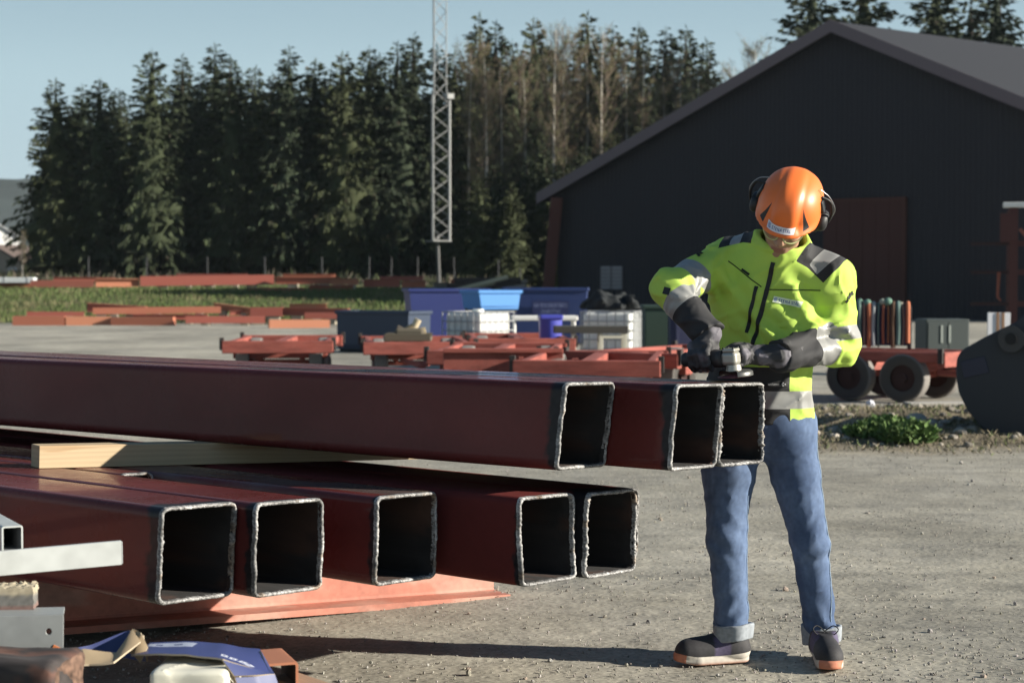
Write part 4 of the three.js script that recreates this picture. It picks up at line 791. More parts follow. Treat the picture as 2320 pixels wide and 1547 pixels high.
    part(m, 'cup', at(cup, cx, cy, cz), dark); part(m, 'cushion', at(pad, cx - s * 0.012, cy, cz), std([0.02, 0.02, 0.021], 0.8));
    part(m, 'arm', [new THREE.TubeGeometry(new THREE.CatmullRomCurve3([V(cx + s * 0.024, cy, cz), V(cx + s * 0.030, cy + 0.04, cz + 0.002), V(cx + s * 0.016, cy + 0.085, cz + 0.004), V(s * 0.098, 0.112, cz + 0.012)]), 24, 0.0045, 8), at(box(0.016, 0.045, 0.034, 0, 0, 0, 0.005), s * 0.104, 0.082, cz + 0.018, 0, 0, s * 0.35)], dark);
    part(m, 'wire', new THREE.TubeGeometry(new THREE.CatmullRomCurve3([V(cx + s * 0.030, cy + 0.002, cz - 0.02), V(cx + s * 0.036, cy + 0.045, cz - 0.014), V(cx + s * 0.010, cy + 0.095, cz - 0.006), V(s * 0.086, 0.135, cz + 0.004)]), 24, 0.0018, 6), std([0.35, 0.35, 0.36], 0.35, 0.8));
  }
  // safety glasses
  const gl = new THREE.Group(); gl.name = 'safety_glasses'; gl.applyMatrix4(head); worker.add(gl);
  const rimC = (s) => new THREE.CatmullRomCurve3([V(s * 0.010, 0.010, 0.108), V(s * 0.040, 0.013, 0.103), V(s * 0.066, 0.008, 0.078), V(s * 0.062, -0.014, 0.080), V(s * 0.038, -0.024, 0.101), V(s * 0.014, -0.016, 0.108)], true);
  const frameMat = new THREE.MeshPhysicalMaterial({ color: col(0.62, 0.68, 0.36), roughness: 0.25, transmission: 0.25 });
  for (const s of [-1, 1]) { part(gl, 'rim', new THREE.TubeGeometry(rimC(s), 40, 0.0024, 8, true), frameMat); const pts = rimC(s).getPoints(40), c = V(s * 0.040, -0.004, 0.100), pos = []; for (let i = 0; i < 40; i++) pos.push(...c.toArray(), ...pts[i].toArray(), ...pts[i + 1].toArray()); const q = new THREE.BufferGeometry(); q.setAttribute('position', new THREE.Float32BufferAttribute(pos, 3)); q.computeVertexNormals(); part(gl, 'lens', q, new THREE.MeshPhysicalMaterial({ color: col(0.93, 0.95, 0.88), roughness: 0.05, transmission: 1, thickness: 0, ior: 1.45 })); part(gl, 'temple', bar([s * 0.067, 0.006, 0.076], [s * 0.085, 0.008, -0.01], 0.003), frameMat); }
  part(gl, 'bridge', bar([-0.011, 0.006, 0.108], [0.011, 0.006, 0.108], 0.003), frameMat);
}

// --- angle grinder, held by both hands on the edge of the end tube; local y is the spindle, z runs from disc head back along the motor
const grinder = thing('angle_grinder', 'grey and black angle grinder with reddish disc working on the tube edge', 'angle grinder');
const GR = W(1664, 848, 5.83);
grinder.position.copy(GR); grinder.scale.setScalar(0.94); grinder.rotation.set(0.06, -2.15, -0.06, 'YXZ');
{
  const alloy = std([0.38, 0.37, 0.33], 0.42, 0.55), blk = std([0.018, 0.018, 0.020], 0.5), dk = std([0.035, 0.032, 0.034], 0.6);
  const discG = new THREE.LatheGeometry([[0, 0.0], [0.018, 0.0], [0.024, -0.003], [0.060, -0.006], [0.0605, -0.009], [0.022, -0.0075], [0, -0.006]].map(([a, b]) => new THREE.Vector2(a, b)), 40);
  part(grinder, 'flap_disc', discG, std([0.20, 0.055, 0.060], 0.55)).userData.label = 'dark red grinding disc';
  const guard = new THREE.LatheGeometry([[0.018, 0.016], [0.060, 0.014], [0.068, 0.008], [0.069, -0.006], [0.0665, -0.006], [0.0655, 0.007], [0.058, 0.0115], [0.018, 0.0125]].map(([a, b]) => new THREE.Vector2(a, b)), 36, 2.2, 3.9);
  part(grinder, 'guard', guard, std([0.12, 0.12, 0.115], 0.4, 0.6));
  const gear = [at(cyl(0.026, 0.029, 0.022, 24), 0, 0.024, 0), box(0.056, 0.052, 0.062, 0, 0.058, 0.008, 0.016), box(0.050, 0.014, 0.050, 0, 0.088, 0.006, 0.006)];
  const hd = part(grinder, 'gear_head', gear, alloy);
  for (const [x, z] of [[-0.02, -0.012], [0.02, -0.012], [-0.02, 0.026], [0.02, 0.026]]) part(hd, 'screw', at(cyl(0.004, 0.004, 0.006, 10), x, 0.096, z), blk);
  const motor = at(new THREE.LatheGeometry([[0, 0], [0.030, 0], [0.033, 0.02], [0.033, 0.065], [0.028, 0.085], [0.025, 0.13], [0.027, 0.155], [0.023, 0.165], [0, 0.168]].map(([a, b]) => new THREE.Vector2(a, b)), 24), 0, 0.060, 0.036, Math.PI / 2);
  part(grinder, 'motor_housing', motor, dk);
  part(grinder, 'side_handle', [at(new THREE.LatheGeometry([[0, 0], [0.018, 0.002], [0.020, 0.012], [0.015, 0.025], [0.017, 0.07], [0.019, 0.11], [0.014, 0.122], [0, 0.124]].map(([a, b]) => new THREE.Vector2(a, b)), 20), -0.026, 0.058, 0.006, 0, 0, Math.PI / 2)], blk);
}
// --- gloved hands closed on it
{
  grinder.updateMatrixWorld();
  const G = (x, y, z) => V(x, y, z).applyMatrix4(grinder.matrixWorld).toArray();
  const glove = (name, wrist, elbow, palm, knuckles, fingers, thumb, lo, hi, cuffGrey) => {
    const f = (x, y, z) => {
      let d = cap(x, y, z, [...wrist.slice(0, 3), 0.037], [...palm, 0.033]);
      for (const k of knuckles) d = smin(d, cap(x, y, z, [...palm, 0.030], [...k, 0.015]), 0.018);
      const cuff = [lerp(wrist[0], elbow[0], 0.20), lerp(wrist[1], elbow[1], 0.20), lerp(wrist[2], elbow[2], 0.20)];
      d = smin(d, cap(x, y, z, [...cuff, 0.050], [...wrist.slice(0, 3), 0.042]), 0.015);
      for (const ch of fingers) { let q = 9; for (let i = 1; i < ch.length; i++) q = smin(q, cap(x, y, z, ch[i - 1], ch[i]), 0.004); d = smin(d, q, 0.005); }
      let q = 9; for (let i = 1; i < thumb.length; i++) q = smin(q, cap(x, y, z, thumb[i - 1], thumb[i]), 0.005); d = smin(d, q, 0.012);
      return d + 0.0022 * noise(x * 40, y * 40, z * 40) - 0.003 * Math.max(0, 0.14 - Math.abs(noise(x * 22, y * 22, z * 22 + 3))) / 0.14;
    };
    const g = surfaceNet(f, lo, hi, 0.0038);
    paint(g, (x, y, z) => { const k = along([x, y, z], elbow, wrist), back = smooth(0.05, 0.3, noise(x * 16 + 2, y * 16, z * 16) + 0.12) * (k > 0.96 ? 1 : 0), n = 1 + 0.25 * noise(x * 90, y * 90, z * 90); return [lerp(0.030, 0.115, back * cuffGrey) * n, lerp(0.030, 0.108, back * cuffGrey) * n, lerp(0.033, 0.128, back * cuffGrey) * n]; });
    const o = new THREE.Group(); o.name = name; worker.add(o); part(o, 'knit', g, vcol(0.7));
    // wrist strap
    const a = V(...wrist.slice(0, 3)), b = V(...elbow.slice(0, 3)), st = bar(a.clone().lerp(b, 0.06).toArray(), a.clone().lerp(b, 0.18).toArray(), 0.0465, 0.050, 28);
    part(o, 'wrist_strap', st, std([0.034, 0.034, 0.036], 0.85));
  };
  // hand on the motor housing (the person's right): palm above, fingers over the far side and under
  const fing = (pts) => pts.map(([p, r]) => [...p, r]);
  {
    const palm = G(-0.012, 0.105, 0.115), kn = [], fs = [];
    for (let i = 0; i < 4; i++) { const z = 0.150 - i * 0.022; const k = G(0.024, 0.112 - i * 0.001, z); kn.push(k); fs.push(fing([[k, 0.0125], [G(0.048, 0.080, z - 0.003), 0.0115], [G(0.043, 0.042, z - 0.004), 0.0105], [G(0.018, 0.022, z - 0.004), 0.0095]])); }
    const th = fing([[G(-0.030, 0.095, 0.092), 0.016], [G(-0.047, 0.066, 0.070), 0.013], [G(-0.040, 0.036, 0.056), 0.0115], [G(-0.022, 0.024, 0.050), 0.010]]);
    const c = palm; glove('glove', wrR, elR, palm, kn, fs, th, [Math.min(c[0], wrR[0]) - 0.14, c[1] - 0.13, c[2] - 0.13], [c[0] + 0.14, wrR[1] + 0.10, Math.max(c[2], wrR[2]) + 0.13], 0.9);
  }
  { // hand on the side handle (the person's left): palm behind the handle, fingers over its front
    const palm = G(-0.096, 0.066, 0.040), kn = [], fs = [];
    for (let i = 0; i < 4; i++) { const x = -0.056 - i * 0.022, k = G(x, 0.088, 0.026); kn.push(k); fs.push(fing([[k, 0.0125], [G(x + 0.002, 0.090, -0.006), 0.0115], [G(x + 0.003, 0.064, -0.022), 0.0110], [G(x + 0.003, 0.036, -0.014), 0.0095]])); }
    const th = fing([[G(-0.070, 0.062, 0.040), 0.016], [G(-0.048, 0.046, 0.034), 0.0135], [G(-0.036, 0.032, 0.016), 0.0115], [G(-0.036, 0.028, 0.000), 0.010]]);
    const c = palm; glove('glove', wrL, elL, palm, kn, fs, th, [c[0] - 0.14, c[1] - 0.12, Math.min(c[2], wrL[2]) - 0.13], [wrL[0] + 0.14, c[1] + 0.13, Math.max(c[2], wrL[2]) + 0.13], 1);
  }
}

// ------------------------------------------------------------------ lattice mast
const galv = std([0.27, 0.275, 0.27], 0.6, 0.2);
{
  const d = 86, x = xAt(993, d), g = terrain(x, d), o = thing('lattice_mast', 'galvanised lattice radio mast rising in front of the dark wood', 'mast', [x, 0, -d], 0.5);
  const yb = yAt(546, d), ym = yAt(218, d), yt = 17.5;
  const tri = (r) => [0, 1, 2].map((i) => [Math.cos(i * 2.094 + 0.4) * r, Math.sin(i * 2.094 + 0.4) * r]);
  const lo = tri(0.56), hi = tri(0.42);
  for (let i = 0; i < 3; i++) { part(o, 'leg', bar([lo[i][0], yb, lo[i][1]], [lo[i][0], ym, lo[i][1]], i ? 0.042 : 0.075, i ? 0.042 : 0.075), galv); part(o, 'leg', bar([hi[i][0], ym - 0.4, hi[i][1]], [hi[i][0], yt, hi[i][1]], 0.028, 0.028), galv); }
  const braces = (p, y0, y1, step) => { let k = 0; for (let y = y0; y < y1 - step * 0.5; y += step, k++) for (let i = 0; i < 3; i++) { const a = p[i], b = p[(i + 1) % 3]; part(o, 'brace', bar(k % 2 ? [a[0], y, a[1]] : [b[0], y, b[1]], k % 2 ? [b[0], y + step, b[1]] : [a[0], y + step, a[1]], 0.02, 0.02, 5), galv); } };
  braces(lo, yb, ym, 0.62); braces(hi, ym, yt, 0.7);
  part(o, 'joint_box', box(0.36, 0.26, 0.36, lo[0][0], ym, lo[0][1]), galv);
  part(o, 'foot_pole', bar([0.05, g - 0.1, 0], [-0.05, yb + 0.3, 0], 0.09, 0.09), std([0.10, 0.10, 0.10], 0.7)); part(o, 'foot_plate', box(1.0, 0.05, 1.0, 0, yb, 0), galv);
}
// ------------------------------------------------------------------ houses beyond the yard
{
  const gable = (w, h, r, l) => { const s = new THREE.Shape(); [[-w / 2, 0], [w / 2, 0], [w / 2, h], [0, r], [-w / 2, h]].forEach(([a, b], i) => i ? s.lineTo(a, b) : s.moveTo(a, b)); const g = new THREE.ExtrudeGeometry(s, { depth: l, bevelEnabled: false }); g.translate(0, 0, -l); return g; };
  const slopes = (w, h, r, l, t, ov) => [-1, 1].map((s) => { const g = new THREE.BoxGeometry(Math.hypot(w / 2 + ov, (r - h) * (1 + ov * 2 / w)), t, l + 2 * ov); const a = Math.atan2(r - h, w / 2); return at(g, s * (w / 4 + ov / 2), (h + r) / 2 - (r - h) * ov / w + t / 2, -l / 2, 0, 0, -s * a); });
  const mk = (label, px, d, base, w, h, r, l, turn, wallC, roofC) => {
    const o = thing('house', label, 'house', [xAt(px, d), base, -d], turn);
    part(o, 'wall', gable(w, h, r, l), std(wallC, 0.85)); for (const s of slopes(w, h, r, l, 0.18, 0.4)) part(o, 'roof', s, std(roofC, 0.85));
    for (const x of [-w * 0.25, w * 0.22]) { const f = part(o, 'window', box(1.0, 1.1, 0.08, x, h * 0.55, 0.03, 0.01), std([0.5, 0.5, 0.5], 0.6)); part(f, 'pane', box(0.8, 0.9, 0.04, x, h * 0.55, 0.06, 0.005), std([0.03, 0.035, 0.04], 0.1)); }
  };
  mk('low house with a brown roof at the edge of the wood', -10, 150, 1.6, 9, 0.9, 2.9, 12, -0.5, [0.28, 0.24, 0.19], [0.115, 0.085, 0.072]);
  mk('white house behind the brown-roofed one', -30, 215, 2.8, 8, 4.2, 6.6, 9, 0.4, [0.62, 0.62, 0.61], [0.30, 0.31, 0.32]);
}
// ------------------------------------------------------------------ rows of red steel sections at the edge of the yard
function profile(kind, h, w) {
  const s = new THREE.Shape(), t = h * 0.08; let p;
  if (kind === 'channel') p = [[-w / 2, 0], [w / 2, 0], [w / 2, t], [-w / 2 + t, t], [-w / 2 + t, h - t], [w / 2, h - t], [w / 2, h], [-w / 2, h]];
  else if (kind === 'box') p = [[-w / 2, 0], [w / 2, 0], [w / 2, h], [-w / 2, h]];
  else p = [[-w / 2, 0], [w / 2, 0], [w / 2, t], [t / 2, t], [t / 2, h - t], [w / 2, h - t], [w / 2, h], [-w / 2, h], [-w / 2, h - t], [-t / 2, h - t], [-t / 2, t], [-w / 2, t]];
  p.forEach(([a, b], i) => i ? s.lineTo(a, b) : s.moveTo(a, b)); return s;
}
const primers = [[0.42, 0.145, 0.085], [0.36, 0.110, 0.075], [0.46, 0.185, 0.105], [0.32, 0.085, 0.060]].map((c) => std(c.map((v) => v * 0.9), 0.8));
const oldWood = std([0.30, 0.27, 0.21], 0.9);
function longBeam(px0, px1, yTop, yBot, d0, d1, kind, mat, label, group, extra = 0) {
  const a = W(px0, yBot, d0), b = W(px1, yBot + extra, d1), h = (yAt(yTop, d0) - a.y), v = b.clone().sub(a), l = v.length();
  const g = new THREE.ExtrudeGeometry(profile(kind, h, h * (kind === 'box' ? 1 : 0.9)), { depth: l, bevelEnabled: false });
  const m = single('steel_section', g, mat, label, 'steel section', group);
  m.position.copy(a); m.quaternion.setFromRotationMatrix(new THREE.Matrix4().lookAt(b, a, V(0, 1, 0)));
  const n = l > 3 ? 3 : 2;
  for (let i = 0; i < n; i++) {
    const p = a.clone().lerp(b, (i + 0.5) / n), gy = terrain(p.x, -p.z), hh = p.y - gy;
    if (hh > 0.03) { const s = single('timber_block', box(0.18, hh + 0.04, h * 1.2, 0, (hh + 0.04) / 2 - 0.04, 0, 0.01), oldWood, 'grey timber block carrying a red steel section', 'timber block', 'timber blocks under the steel sections'); s.position.set(p.x, gy, p.z); s.rotation.y = m.rotation.y; }
  }
}
{
  const far = 'red sections of the raised row along the wood', near = 'red sections of the row at the edge of the gravel', top = 'red sections piled on the near row';
  const fl = ['short red steel section at the outer end of the raised row', 'orange-red section beside the white-wrapped bundle', 'short red section in the raised row before the longest one', 'longest red steel section of the raised row along the wood', 'dark-edged red section above the green bank beside the long one'];
  [[-60, 68, 641, 655, 75, 75], [70, 213, 635, 651, 74, 74], [216, 314, 631, 650, 74, 74.5], [317, 620, 626, 648, 74.5, 75.5], [624, 770, 627, 643, 75, 75]].forEach(([a, b, c, e, d0, d1], i) => longBeam(a, b, c, e, d0, d1, i % 2 ? 'channel' : 'beam', primers[i % 4], fl[i], far, i === 3 ? -4 : 0));
  [[750, 812, 631, 645, 74, 74, 2], [824, 905, 633, 650, 75, 74, 1], [910, 964, 637, 651, 74, 74, 0], [982, 1015, 640, 652, 74, 74.3, 3], [1021, 1086, 634, 652, 75, 74, 1]].forEach(([a, b, c, e, d0, d1, m], i) => longBeam(a, b, c, e, d0, d1, 'beam', m === 3 ? std([0.22, 0.19, 0.16], 0.8) : primers[m], ['red section whose end shows a white cap', 'red section lying aslant before the mast foot', 'short orange-red section beside the mast foot', 'short grey-brown section among the red ones', 'red section partly under the loose planks'][i], far));
  [[30, 147, 716, 737, 55, 55, 0], [149, 250, 717, 737, 55, 55.2, 2], [253, 394, 718, 738, 55, 54.8, 0], [608, 745, 724, 745, 52, 52.5, 2]].forEach(([a, b, c, e, d0, d1, m], i) => longBeam(a, b, c, e, d0, d1, 'box', primers[m], ['orange-red box section at the outer end of the near row', 'orange-red box section below the tapered ones', 'orange-red box section with a slanting shadow, inner end of the near row', 'short orange-red box section by the dark blue skip'][i], near));
  [[196, 330, 686, 706, 57.5, 57.5, 1, 8], [210, 500, 697, 712, 56.5, 57, 0, -3], [483, 575, 686, 700, 57.5, 57, 2, 12], [568, 640, 696, 716, 56, 56, 3, 0], [632, 790, 696, 714, 56.5, 56, 1, 3]].forEach(([a, b, c, e, d0, d1, m, x], i) => longBeam(a, b, c, e, d0, d1, i % 2 ? 'channel' : 'beam', primers[m], ['pink-red section tipping down on the pile', 'long red channel lying along the pile', 'pale red section leaning on the pile end', 'dark red short section on the pile', 'red section on the pile behind the dark blue skip'][i], top, x));
  const more = [[120, 260, 628, 637, 76, 76.4, 1, 'beam'], [400, 560, 620, 630, 76.2, 76, 3, 'channel'], [640, 760, 621, 630, 76, 76.3, 0, 'beam'], [860, 960, 626, 636, 76, 75.6, 3, 'channel'], [700, 800, 646, 660, 72.5, 72.8, 3, 'beam'], [560, 690, 652, 664, 71.5, 72, 3, 'channel']];
  more.forEach(([a, b, c, e, d0, d1, m, k], i) => longBeam(a, b, c, e, d0, d1, k, primers[m], ['thin red section lying behind the orange-red one of the raised row', 'thin red channel behind the longest section of the raised row', 'thin red section behind the dark-edged one of the raised row', 'thin red channel behind the sections near the mast foot', 'dark red section low on the green bank', 'dark red channel low on the green bank'][i], far));
  [[60, 190, 706, 716, 56, 56.2, 3], [300, 470, 712, 724, 56.2, 56.4, 3], [420, 600, 716, 732, 54.6, 54.9, 3], [520, 640, 703, 714, 57, 57.4, 1], [690, 800, 708, 722, 55, 55, 3], [655, 740, 688, 698, 58, 57.6, 2]].forEach(([a, b, c, e, d0, d1, m], i) => longBeam(a, b, c, e, d0, d1, i % 2 ? 'beam' : 'channel', primers[m], ['dark red channel on top of the outer box section', 'dark red section behind the slanting-shadowed box section', 'dark red channel in the gap of the near row', 'red section on the pile beside the pale leaning one', 'dark red channel at the skip end of the pile', 'thin pale red section topmost at the skip end of the pile'][i], top));
  // white wrapped bundle
  const w = thing('wrapped_bundle', 'white plastic-wrapped bundle lying on the raised row', 'bundle'); const a = W(-70, 641, 74.6), b = W(79, 641, 74.6);
  part(w, 'wrapping', [sq([a.x, a.y + 0.12, a.z], [b.x, b.y + 0.12, b.z], 0.24, 0.5)], std([0.62, 0.64, 0.64], 0.5)); for (const t of [0.55, 0.9]) part(w, 'strap', box(0.05, 0.26, 0.52, lerp(a.x, b.x, t), a.y + 0.12, a.z, 0.01), std([0.25, 0.26, 0.27], 0.6));
  // loose planks
  [[1008, 664, 1150, 628, 70, 'pale new plank sticking up aslant beside the warehouse'], [1040, 662, 1120, 640, 71, 'pale plank under the slanting one beside the warehouse'], [1097, 657, 1194, 637, 72, 'grey weathered plank lying aslant before the warehouse corner'], [1120, 660, 1190, 648, 71, 'short grey plank at the foot of the plank heap']].forEach(([x0, y0, x1, y1, d, l], i) => { const p = W(x0, y0, d), q = W(x1, y1, d + 0.8), m = single('plank', sq([0, 0, 0], q.clone().sub(p).toArray(), 0.16, 0.16), std(i < 2 ? [0.42, 0.37, 0.25] : [0.24, 0.20, 0.165], 0.85), l, 'plank'); m.position.copy(p); });
  const heap = single('plank_heap', [box(3.2, 0.9, 1.2, 0, 0.45, 0, 0.02), box(2.8, 0.22, 1.3, 0.1, 1.01, 0, 0.02)], std([0.050, 0.040, 0.036], 0.95), 'dark heap of old timber under the loose planks', 'timber heap'); heap.position.set(xAt(1100, 72.5), terrain(xAt(1100, 72.5), 72.5) - 0.5, -72.5);
  // small fence of posts at the foot of the wood
  [[200, 84], [330, 84], [470, 84.5], [600, 84], [730, 84], [835, 83.5], [885, 84], [945, 84], [1030, 84], [1128, 83.5], [1180, 84]].forEach(([px, d]) => { const x = xAt(px, d), g = terrain(x, d); const m = single('fence_post', bar([0, -0.1, 0], [rr(-0.05, 0.05), 1.45, 0], 0.03, 0.026), std([0.055, 0.055, 0.06], 0.7, 0.2), 'thin grey fence post in front of the wood', 'fence post', 'fence posts along the wood'); m.position.set(x, g, -d); });
}
// ------------------------------------------------------------------ skips and bins in front of the warehouse
function skip(name, label, px, d, w, h, l, flare, turn, colour, y = 0) {
  const o = thing(name, label, 'skip', [xAt(px, d), y, -d], turn), t = 0.03, m = std(colour, 0.55);
  const wall = (x0, z0, x1, z1) => { const g = new THREE.BufferGeometry(), k = flare, p = [[x0, 0.1, z0], [x1, 0.1, z1], [x1 + Math.sign(x1) * k, h, z1], [x0 + Math.sign(x0) * k, h, z0]], ins = p.map(([a, b, c]) => [a - Math.sign(a) * t, b, c - Math.sign(c) * t]); const q = (a, b, c, e) => [...a, ...b, ...c, ...a, ...c, ...e]; g.setAttribute('position', new THREE.Float32BufferAttribute([...q(...p), ...q(...ins), ...q(p[3], p[2], ins[2], ins[3])], 3)); g.computeVertexNormals(); return g; };
  part(o, 'end_wall', wall(-l / 2, -w / 2, -l / 2, w / 2), m); part(o, 'end_wall', wall(l / 2, -w / 2, l / 2, w / 2), m);
  part(o, 'side_wall', wall(-l / 2, w / 2, l / 2, w / 2), m); part(o, 'side_wall', wall(-l / 2, -w / 2, l / 2, -w / 2), m);
  part(o, 'floor', box(l, 0.08, w, 0, 0.1, 0, 0.01), m);
  for (const z of [-1, 1]) part(o, 'top_rail', box(l + 2 * flare, 0.07, 0.07, 0, h, z * w / 2, 0.015), m);
  for (const x of [-1, 1]) part(o, 'top_rail', box(0.07, 0.07, w + 0.07, x * (l / 2 + flare), h + 0.003, 0, 0.015), m);
  for (const z of [-1, 1]) part(o, 'skid', box(l, 0.1, 0.1, 0, 0.05, z * w * 0.35, 0.01), std([0.02, 0.02, 0.025], 0.8));
  return o;
}
const navy = [0.012, 0.028, 0.110];
skip('steel_skip', 'small dark blue-grey steel skip standing beside the red beams', 868, 34, 0.75, 0.78, 1.7, 0.02, -0.55, [0.016, 0.030, 0.062]);
skip('steel_skip', 'large violet-blue open steel skip behind the white tank', 1010, 38, 1.5, 1.20, 1.55, 0.10, 0.15, [0.022, 0.034, 0.150]);
{
  const o = skip('steel_skip', 'long navy skip with faint white lettering behind the white bench', 1238, 38.2, 1.5, 1.22, 1.7, 0.06, -0.06, navy);
  const lt = canvasTex(256, 96, (x, w, h) => { x.fillStyle = '#1d2550'; x.fillRect(0, 0, w, h); x.fillStyle = '#6e7796'; let k = 5; const r = () => (k = (k * 16807) % 2147483647) / 2147483647; for (const [y, a, b, hh] of [[14, 12, 244, 30], [60, 62, 200, 22]]) for (let i = a; i < b; i += 12) { x.fillRect(i, y, 3, hh); if (r() > 0.4) x.fillRect(i, y + (r() > 0.5 ? 0 : hh - 4), 8, 4); if (r() > 0.5) x.fillRect(i + 5, y + hh * 0.3, 3, hh * 0.7); } }); // faded lettering too worn to read
  const p = new THREE.PlaneGeometry(0.78, 0.30); const m = part(o, 'lettering', at(p, 0.12, 0.82, 0.80), new THREE.MeshStandardMaterial({ map: lt, roughness: 0.6 })); m.userData.label = 'two faded lines of white lettering';
}
skip('steel_tub', 'bright light blue steel tub catching the sun between the navy skips', 1112, 35.5, 0.8, 0.42, 0.86, 0.05, 0.5, [0.050, 0.21, 0.52], 0.76);
single('steel_crate', [box(1.0, 0.74, 0.9, 0, 0.37, 0, 0.02), box(1.06, 0.06, 0.96, 0, 0.72, 0, 0.01)], std([0.015, 0.02, 0.06], 0.6), 'dark blue crate that carries the light blue tub', 'crate').position.set(xAt(1112, 35.5), 0, -35.5);
single('steel_crate', [box(0.5, 0.95, 0.8, 0, 0.475, 0, 0.02), box(0.56, 0.06, 0.86, 0, 0.95, 0, 0.01)], std([0.012, 0.035, 0.024], 0.7), 'dark green metal bin behind the worker\'s arm', 'bin').position.set(xAt(1490, 30), 0, -30);
single('steel_crate', [box(0.42, 0.85, 0.5, 0, 0.425, 0, 0.02), box(0.05, 0.7, 0.03, -0.1, 0.45, 0.26, 0.005)], std([0.014, 0.018, 0.06], 0.7), 'narrow dark blue locker next to the green bin', 'locker').position.set(xAt(1545, 29), 0, -29);
// caged liquid tanks
function ibc(label, px, d, turn, s) {
  const o = thing('caged_tank', label, 'liquid tank', [xAt(px, d), 0, -d], turn, 'caged white liquid tanks'), h = 0.93;
  part(o, 'tank', [box(s - 0.06, h - 0.18, s - 0.06, 0, 0.16 + (h - 0.18) / 2, 0, 0.07), at(cyl(0.09, 0.09, 0.04, 20), 0, h, 0)], new THREE.MeshPhysicalMaterial({ color: col(0.68, 0.69, 0.66), roughness: 0.45 }));
  for (let k = 0; k < 6; k++) { const y = 0.18 + k * (h - 0.2) / 5; const c = [-1, 1].flatMap((q) => [bar([-s / 2, y, q * s / 2], [s / 2, y, q * s / 2], 0.009, 0.009, 5), bar([q * s / 2, y, -s / 2], [q * s / 2, y, s / 2], 0.009, 0.009, 5)]); part(o, 'cage_hoop', c, std([0.33, 0.34, 0.35], 0.5, 0.4)); }
  for (const z of [-1, 1]) for (let k = 0; k <= 6; k++) { const a = -s / 2 + s * k / 6; part(o, 'cage_bar', bar([a, 0.14, z * s / 2], [a, h - 0.02, z * s / 2], 0.009, 0.009, 5), std([0.33, 0.34, 0.35], 0.5, 0.4)); if (k && k < 6) part(o, 'cage_bar', bar([z * s / 2, 0.14, a], [z * s / 2, h - 0.02, a], 0.009, 0.009, 5), std([0.33, 0.34, 0.35], 0.5, 0.4)); }
  part(o, 'pallet', [box(s + 0.04, 0.04, s + 0.04, 0, 0.12, 0, 0.005), ...[-1, 0, 1].map((q) => box(0.1, 0.1, s, q * s * 0.42, 0.05, 0, 0.005))], std([0.10, 0.10, 0.11], 0.7));
}
ibc('caged white liquid tank in front of the violet-blue skip, one side in full sun', 1083, 27.2, -0.72, 0.80);
ibc('caged bluish-white liquid tank behind the pale trestle, a dark cover on top', 1385, 27.5, -0.22, 0.84);
{ const g = surfaceNet((x, y, z) => Math.max(-y, Math.hypot(x / 0.42, y / 0.26, z / 0.36) - 1 + 0.55 * noise(x * 5, y * 5, z * 5) + 0.2 * noise(x * 14, y * 14, z * 14)) * 0.25, [-0.55, -0.03, -0.5], [0.55, 0.4, 0.5], 0.03); single('tarpaulin', g, std([0.012, 0.015, 0.017], 0.9), 'dark crumpled cover lying on the second caged tank', 'cover').position.set(xAt(1385, 27.5), 0.94, -27.5); }
// white bench, blue bin, trestle
{
  const d = 29, o = thing('bench', 'white bench top on thin legs behind the blue bin', 'bench', [xAt(1232, d), 0, -d], 0.03), w = std([0.70, 0.69, 0.66], 0.6), L = 1.12, h = yAt(715, d);
  part(o, 'bench_top', box(L, 0.08, 0.6, 0, h - 0.04, 0, 0.02), w); for (const x of [-1, 1]) for (const z of [-1, 1]) part(o, 'leg', bar([x * (L / 2 - 0.06), 0, z * 0.24], [x * (L / 2 - 0.06), h - 0.07, z * 0.24], 0.025), w);
  const b = thing('plastic_bin', 'blue-violet plastic wheeled bin before the white bench', 'bin', [xAt(1247, 25.6), 0, -25.6], 0.1), bl = std([0.05, 0.058, 0.36], 0.45), bh = yAt(713, 25.6);
  const g = new THREE.CylinderGeometry(0.225, 0.19, bh - 0.1, 4, 1); g.rotateY(Math.PI / 4); part(b, 'body', at(g, 0, (bh - 0.1) / 2 + 0.04, 0), bl); part(b, 'lid', box(0.35, 0.07, 0.36, 0, bh - 0.035, 0, 0.025), bl); part(b, 'handle', bar([-0.12, bh - 0.06, -0.2], [0.12, bh - 0.06, -0.2], 0.014), bl); for (const x of [-1, 1]) part(b, 'wheel', at(cyl(0.07, 0.07, 0.03, 18), x * 0.15, 0.07, -0.15, 0, 0, Math.PI / 2), std([0.02, 0.02, 0.02], 0.8));
  const t = thing('trestle_table', 'pale-legged trestle with dark top before the second tank', 'trestle', [xAt(1338, 24.5), 0, -24.5], 0.0), cr = std([0.55, 0.52, 0.42], 0.6), H = yAt(738, 24.5), TW = 1.05;
  part(t, 'top', box(TW, 0.10, 0.5, 0, H - 0.05, 0, 0.01), std([0.045, 0.042, 0.036], 0.8));
  for (const x of [-0.24, 0.14, 0.48]) { part(t, 'leg', box(0.055, H - 0.1, 0.055, x, (H - 0.1) / 2, 0.2, 0.006), cr); part(t, 'leg', box(0.055, H - 0.1, 0.055, x, (H - 0.1) / 2, -0.2, 0.006), cr); }
  part(t, 'rail', box(0.30, 0.05, 0.045, -0.39, 0.34, 0.2, 0.006), cr); part(t, 'rail', box(0.29, 0.05, 0.045, 0.31, 0.32, 0.205, 0.006), cr); part(t, 'rail', box(0.29, 0.05, 0.045, 0.31, H - 0.15, 0.205, 0.006), cr);
}
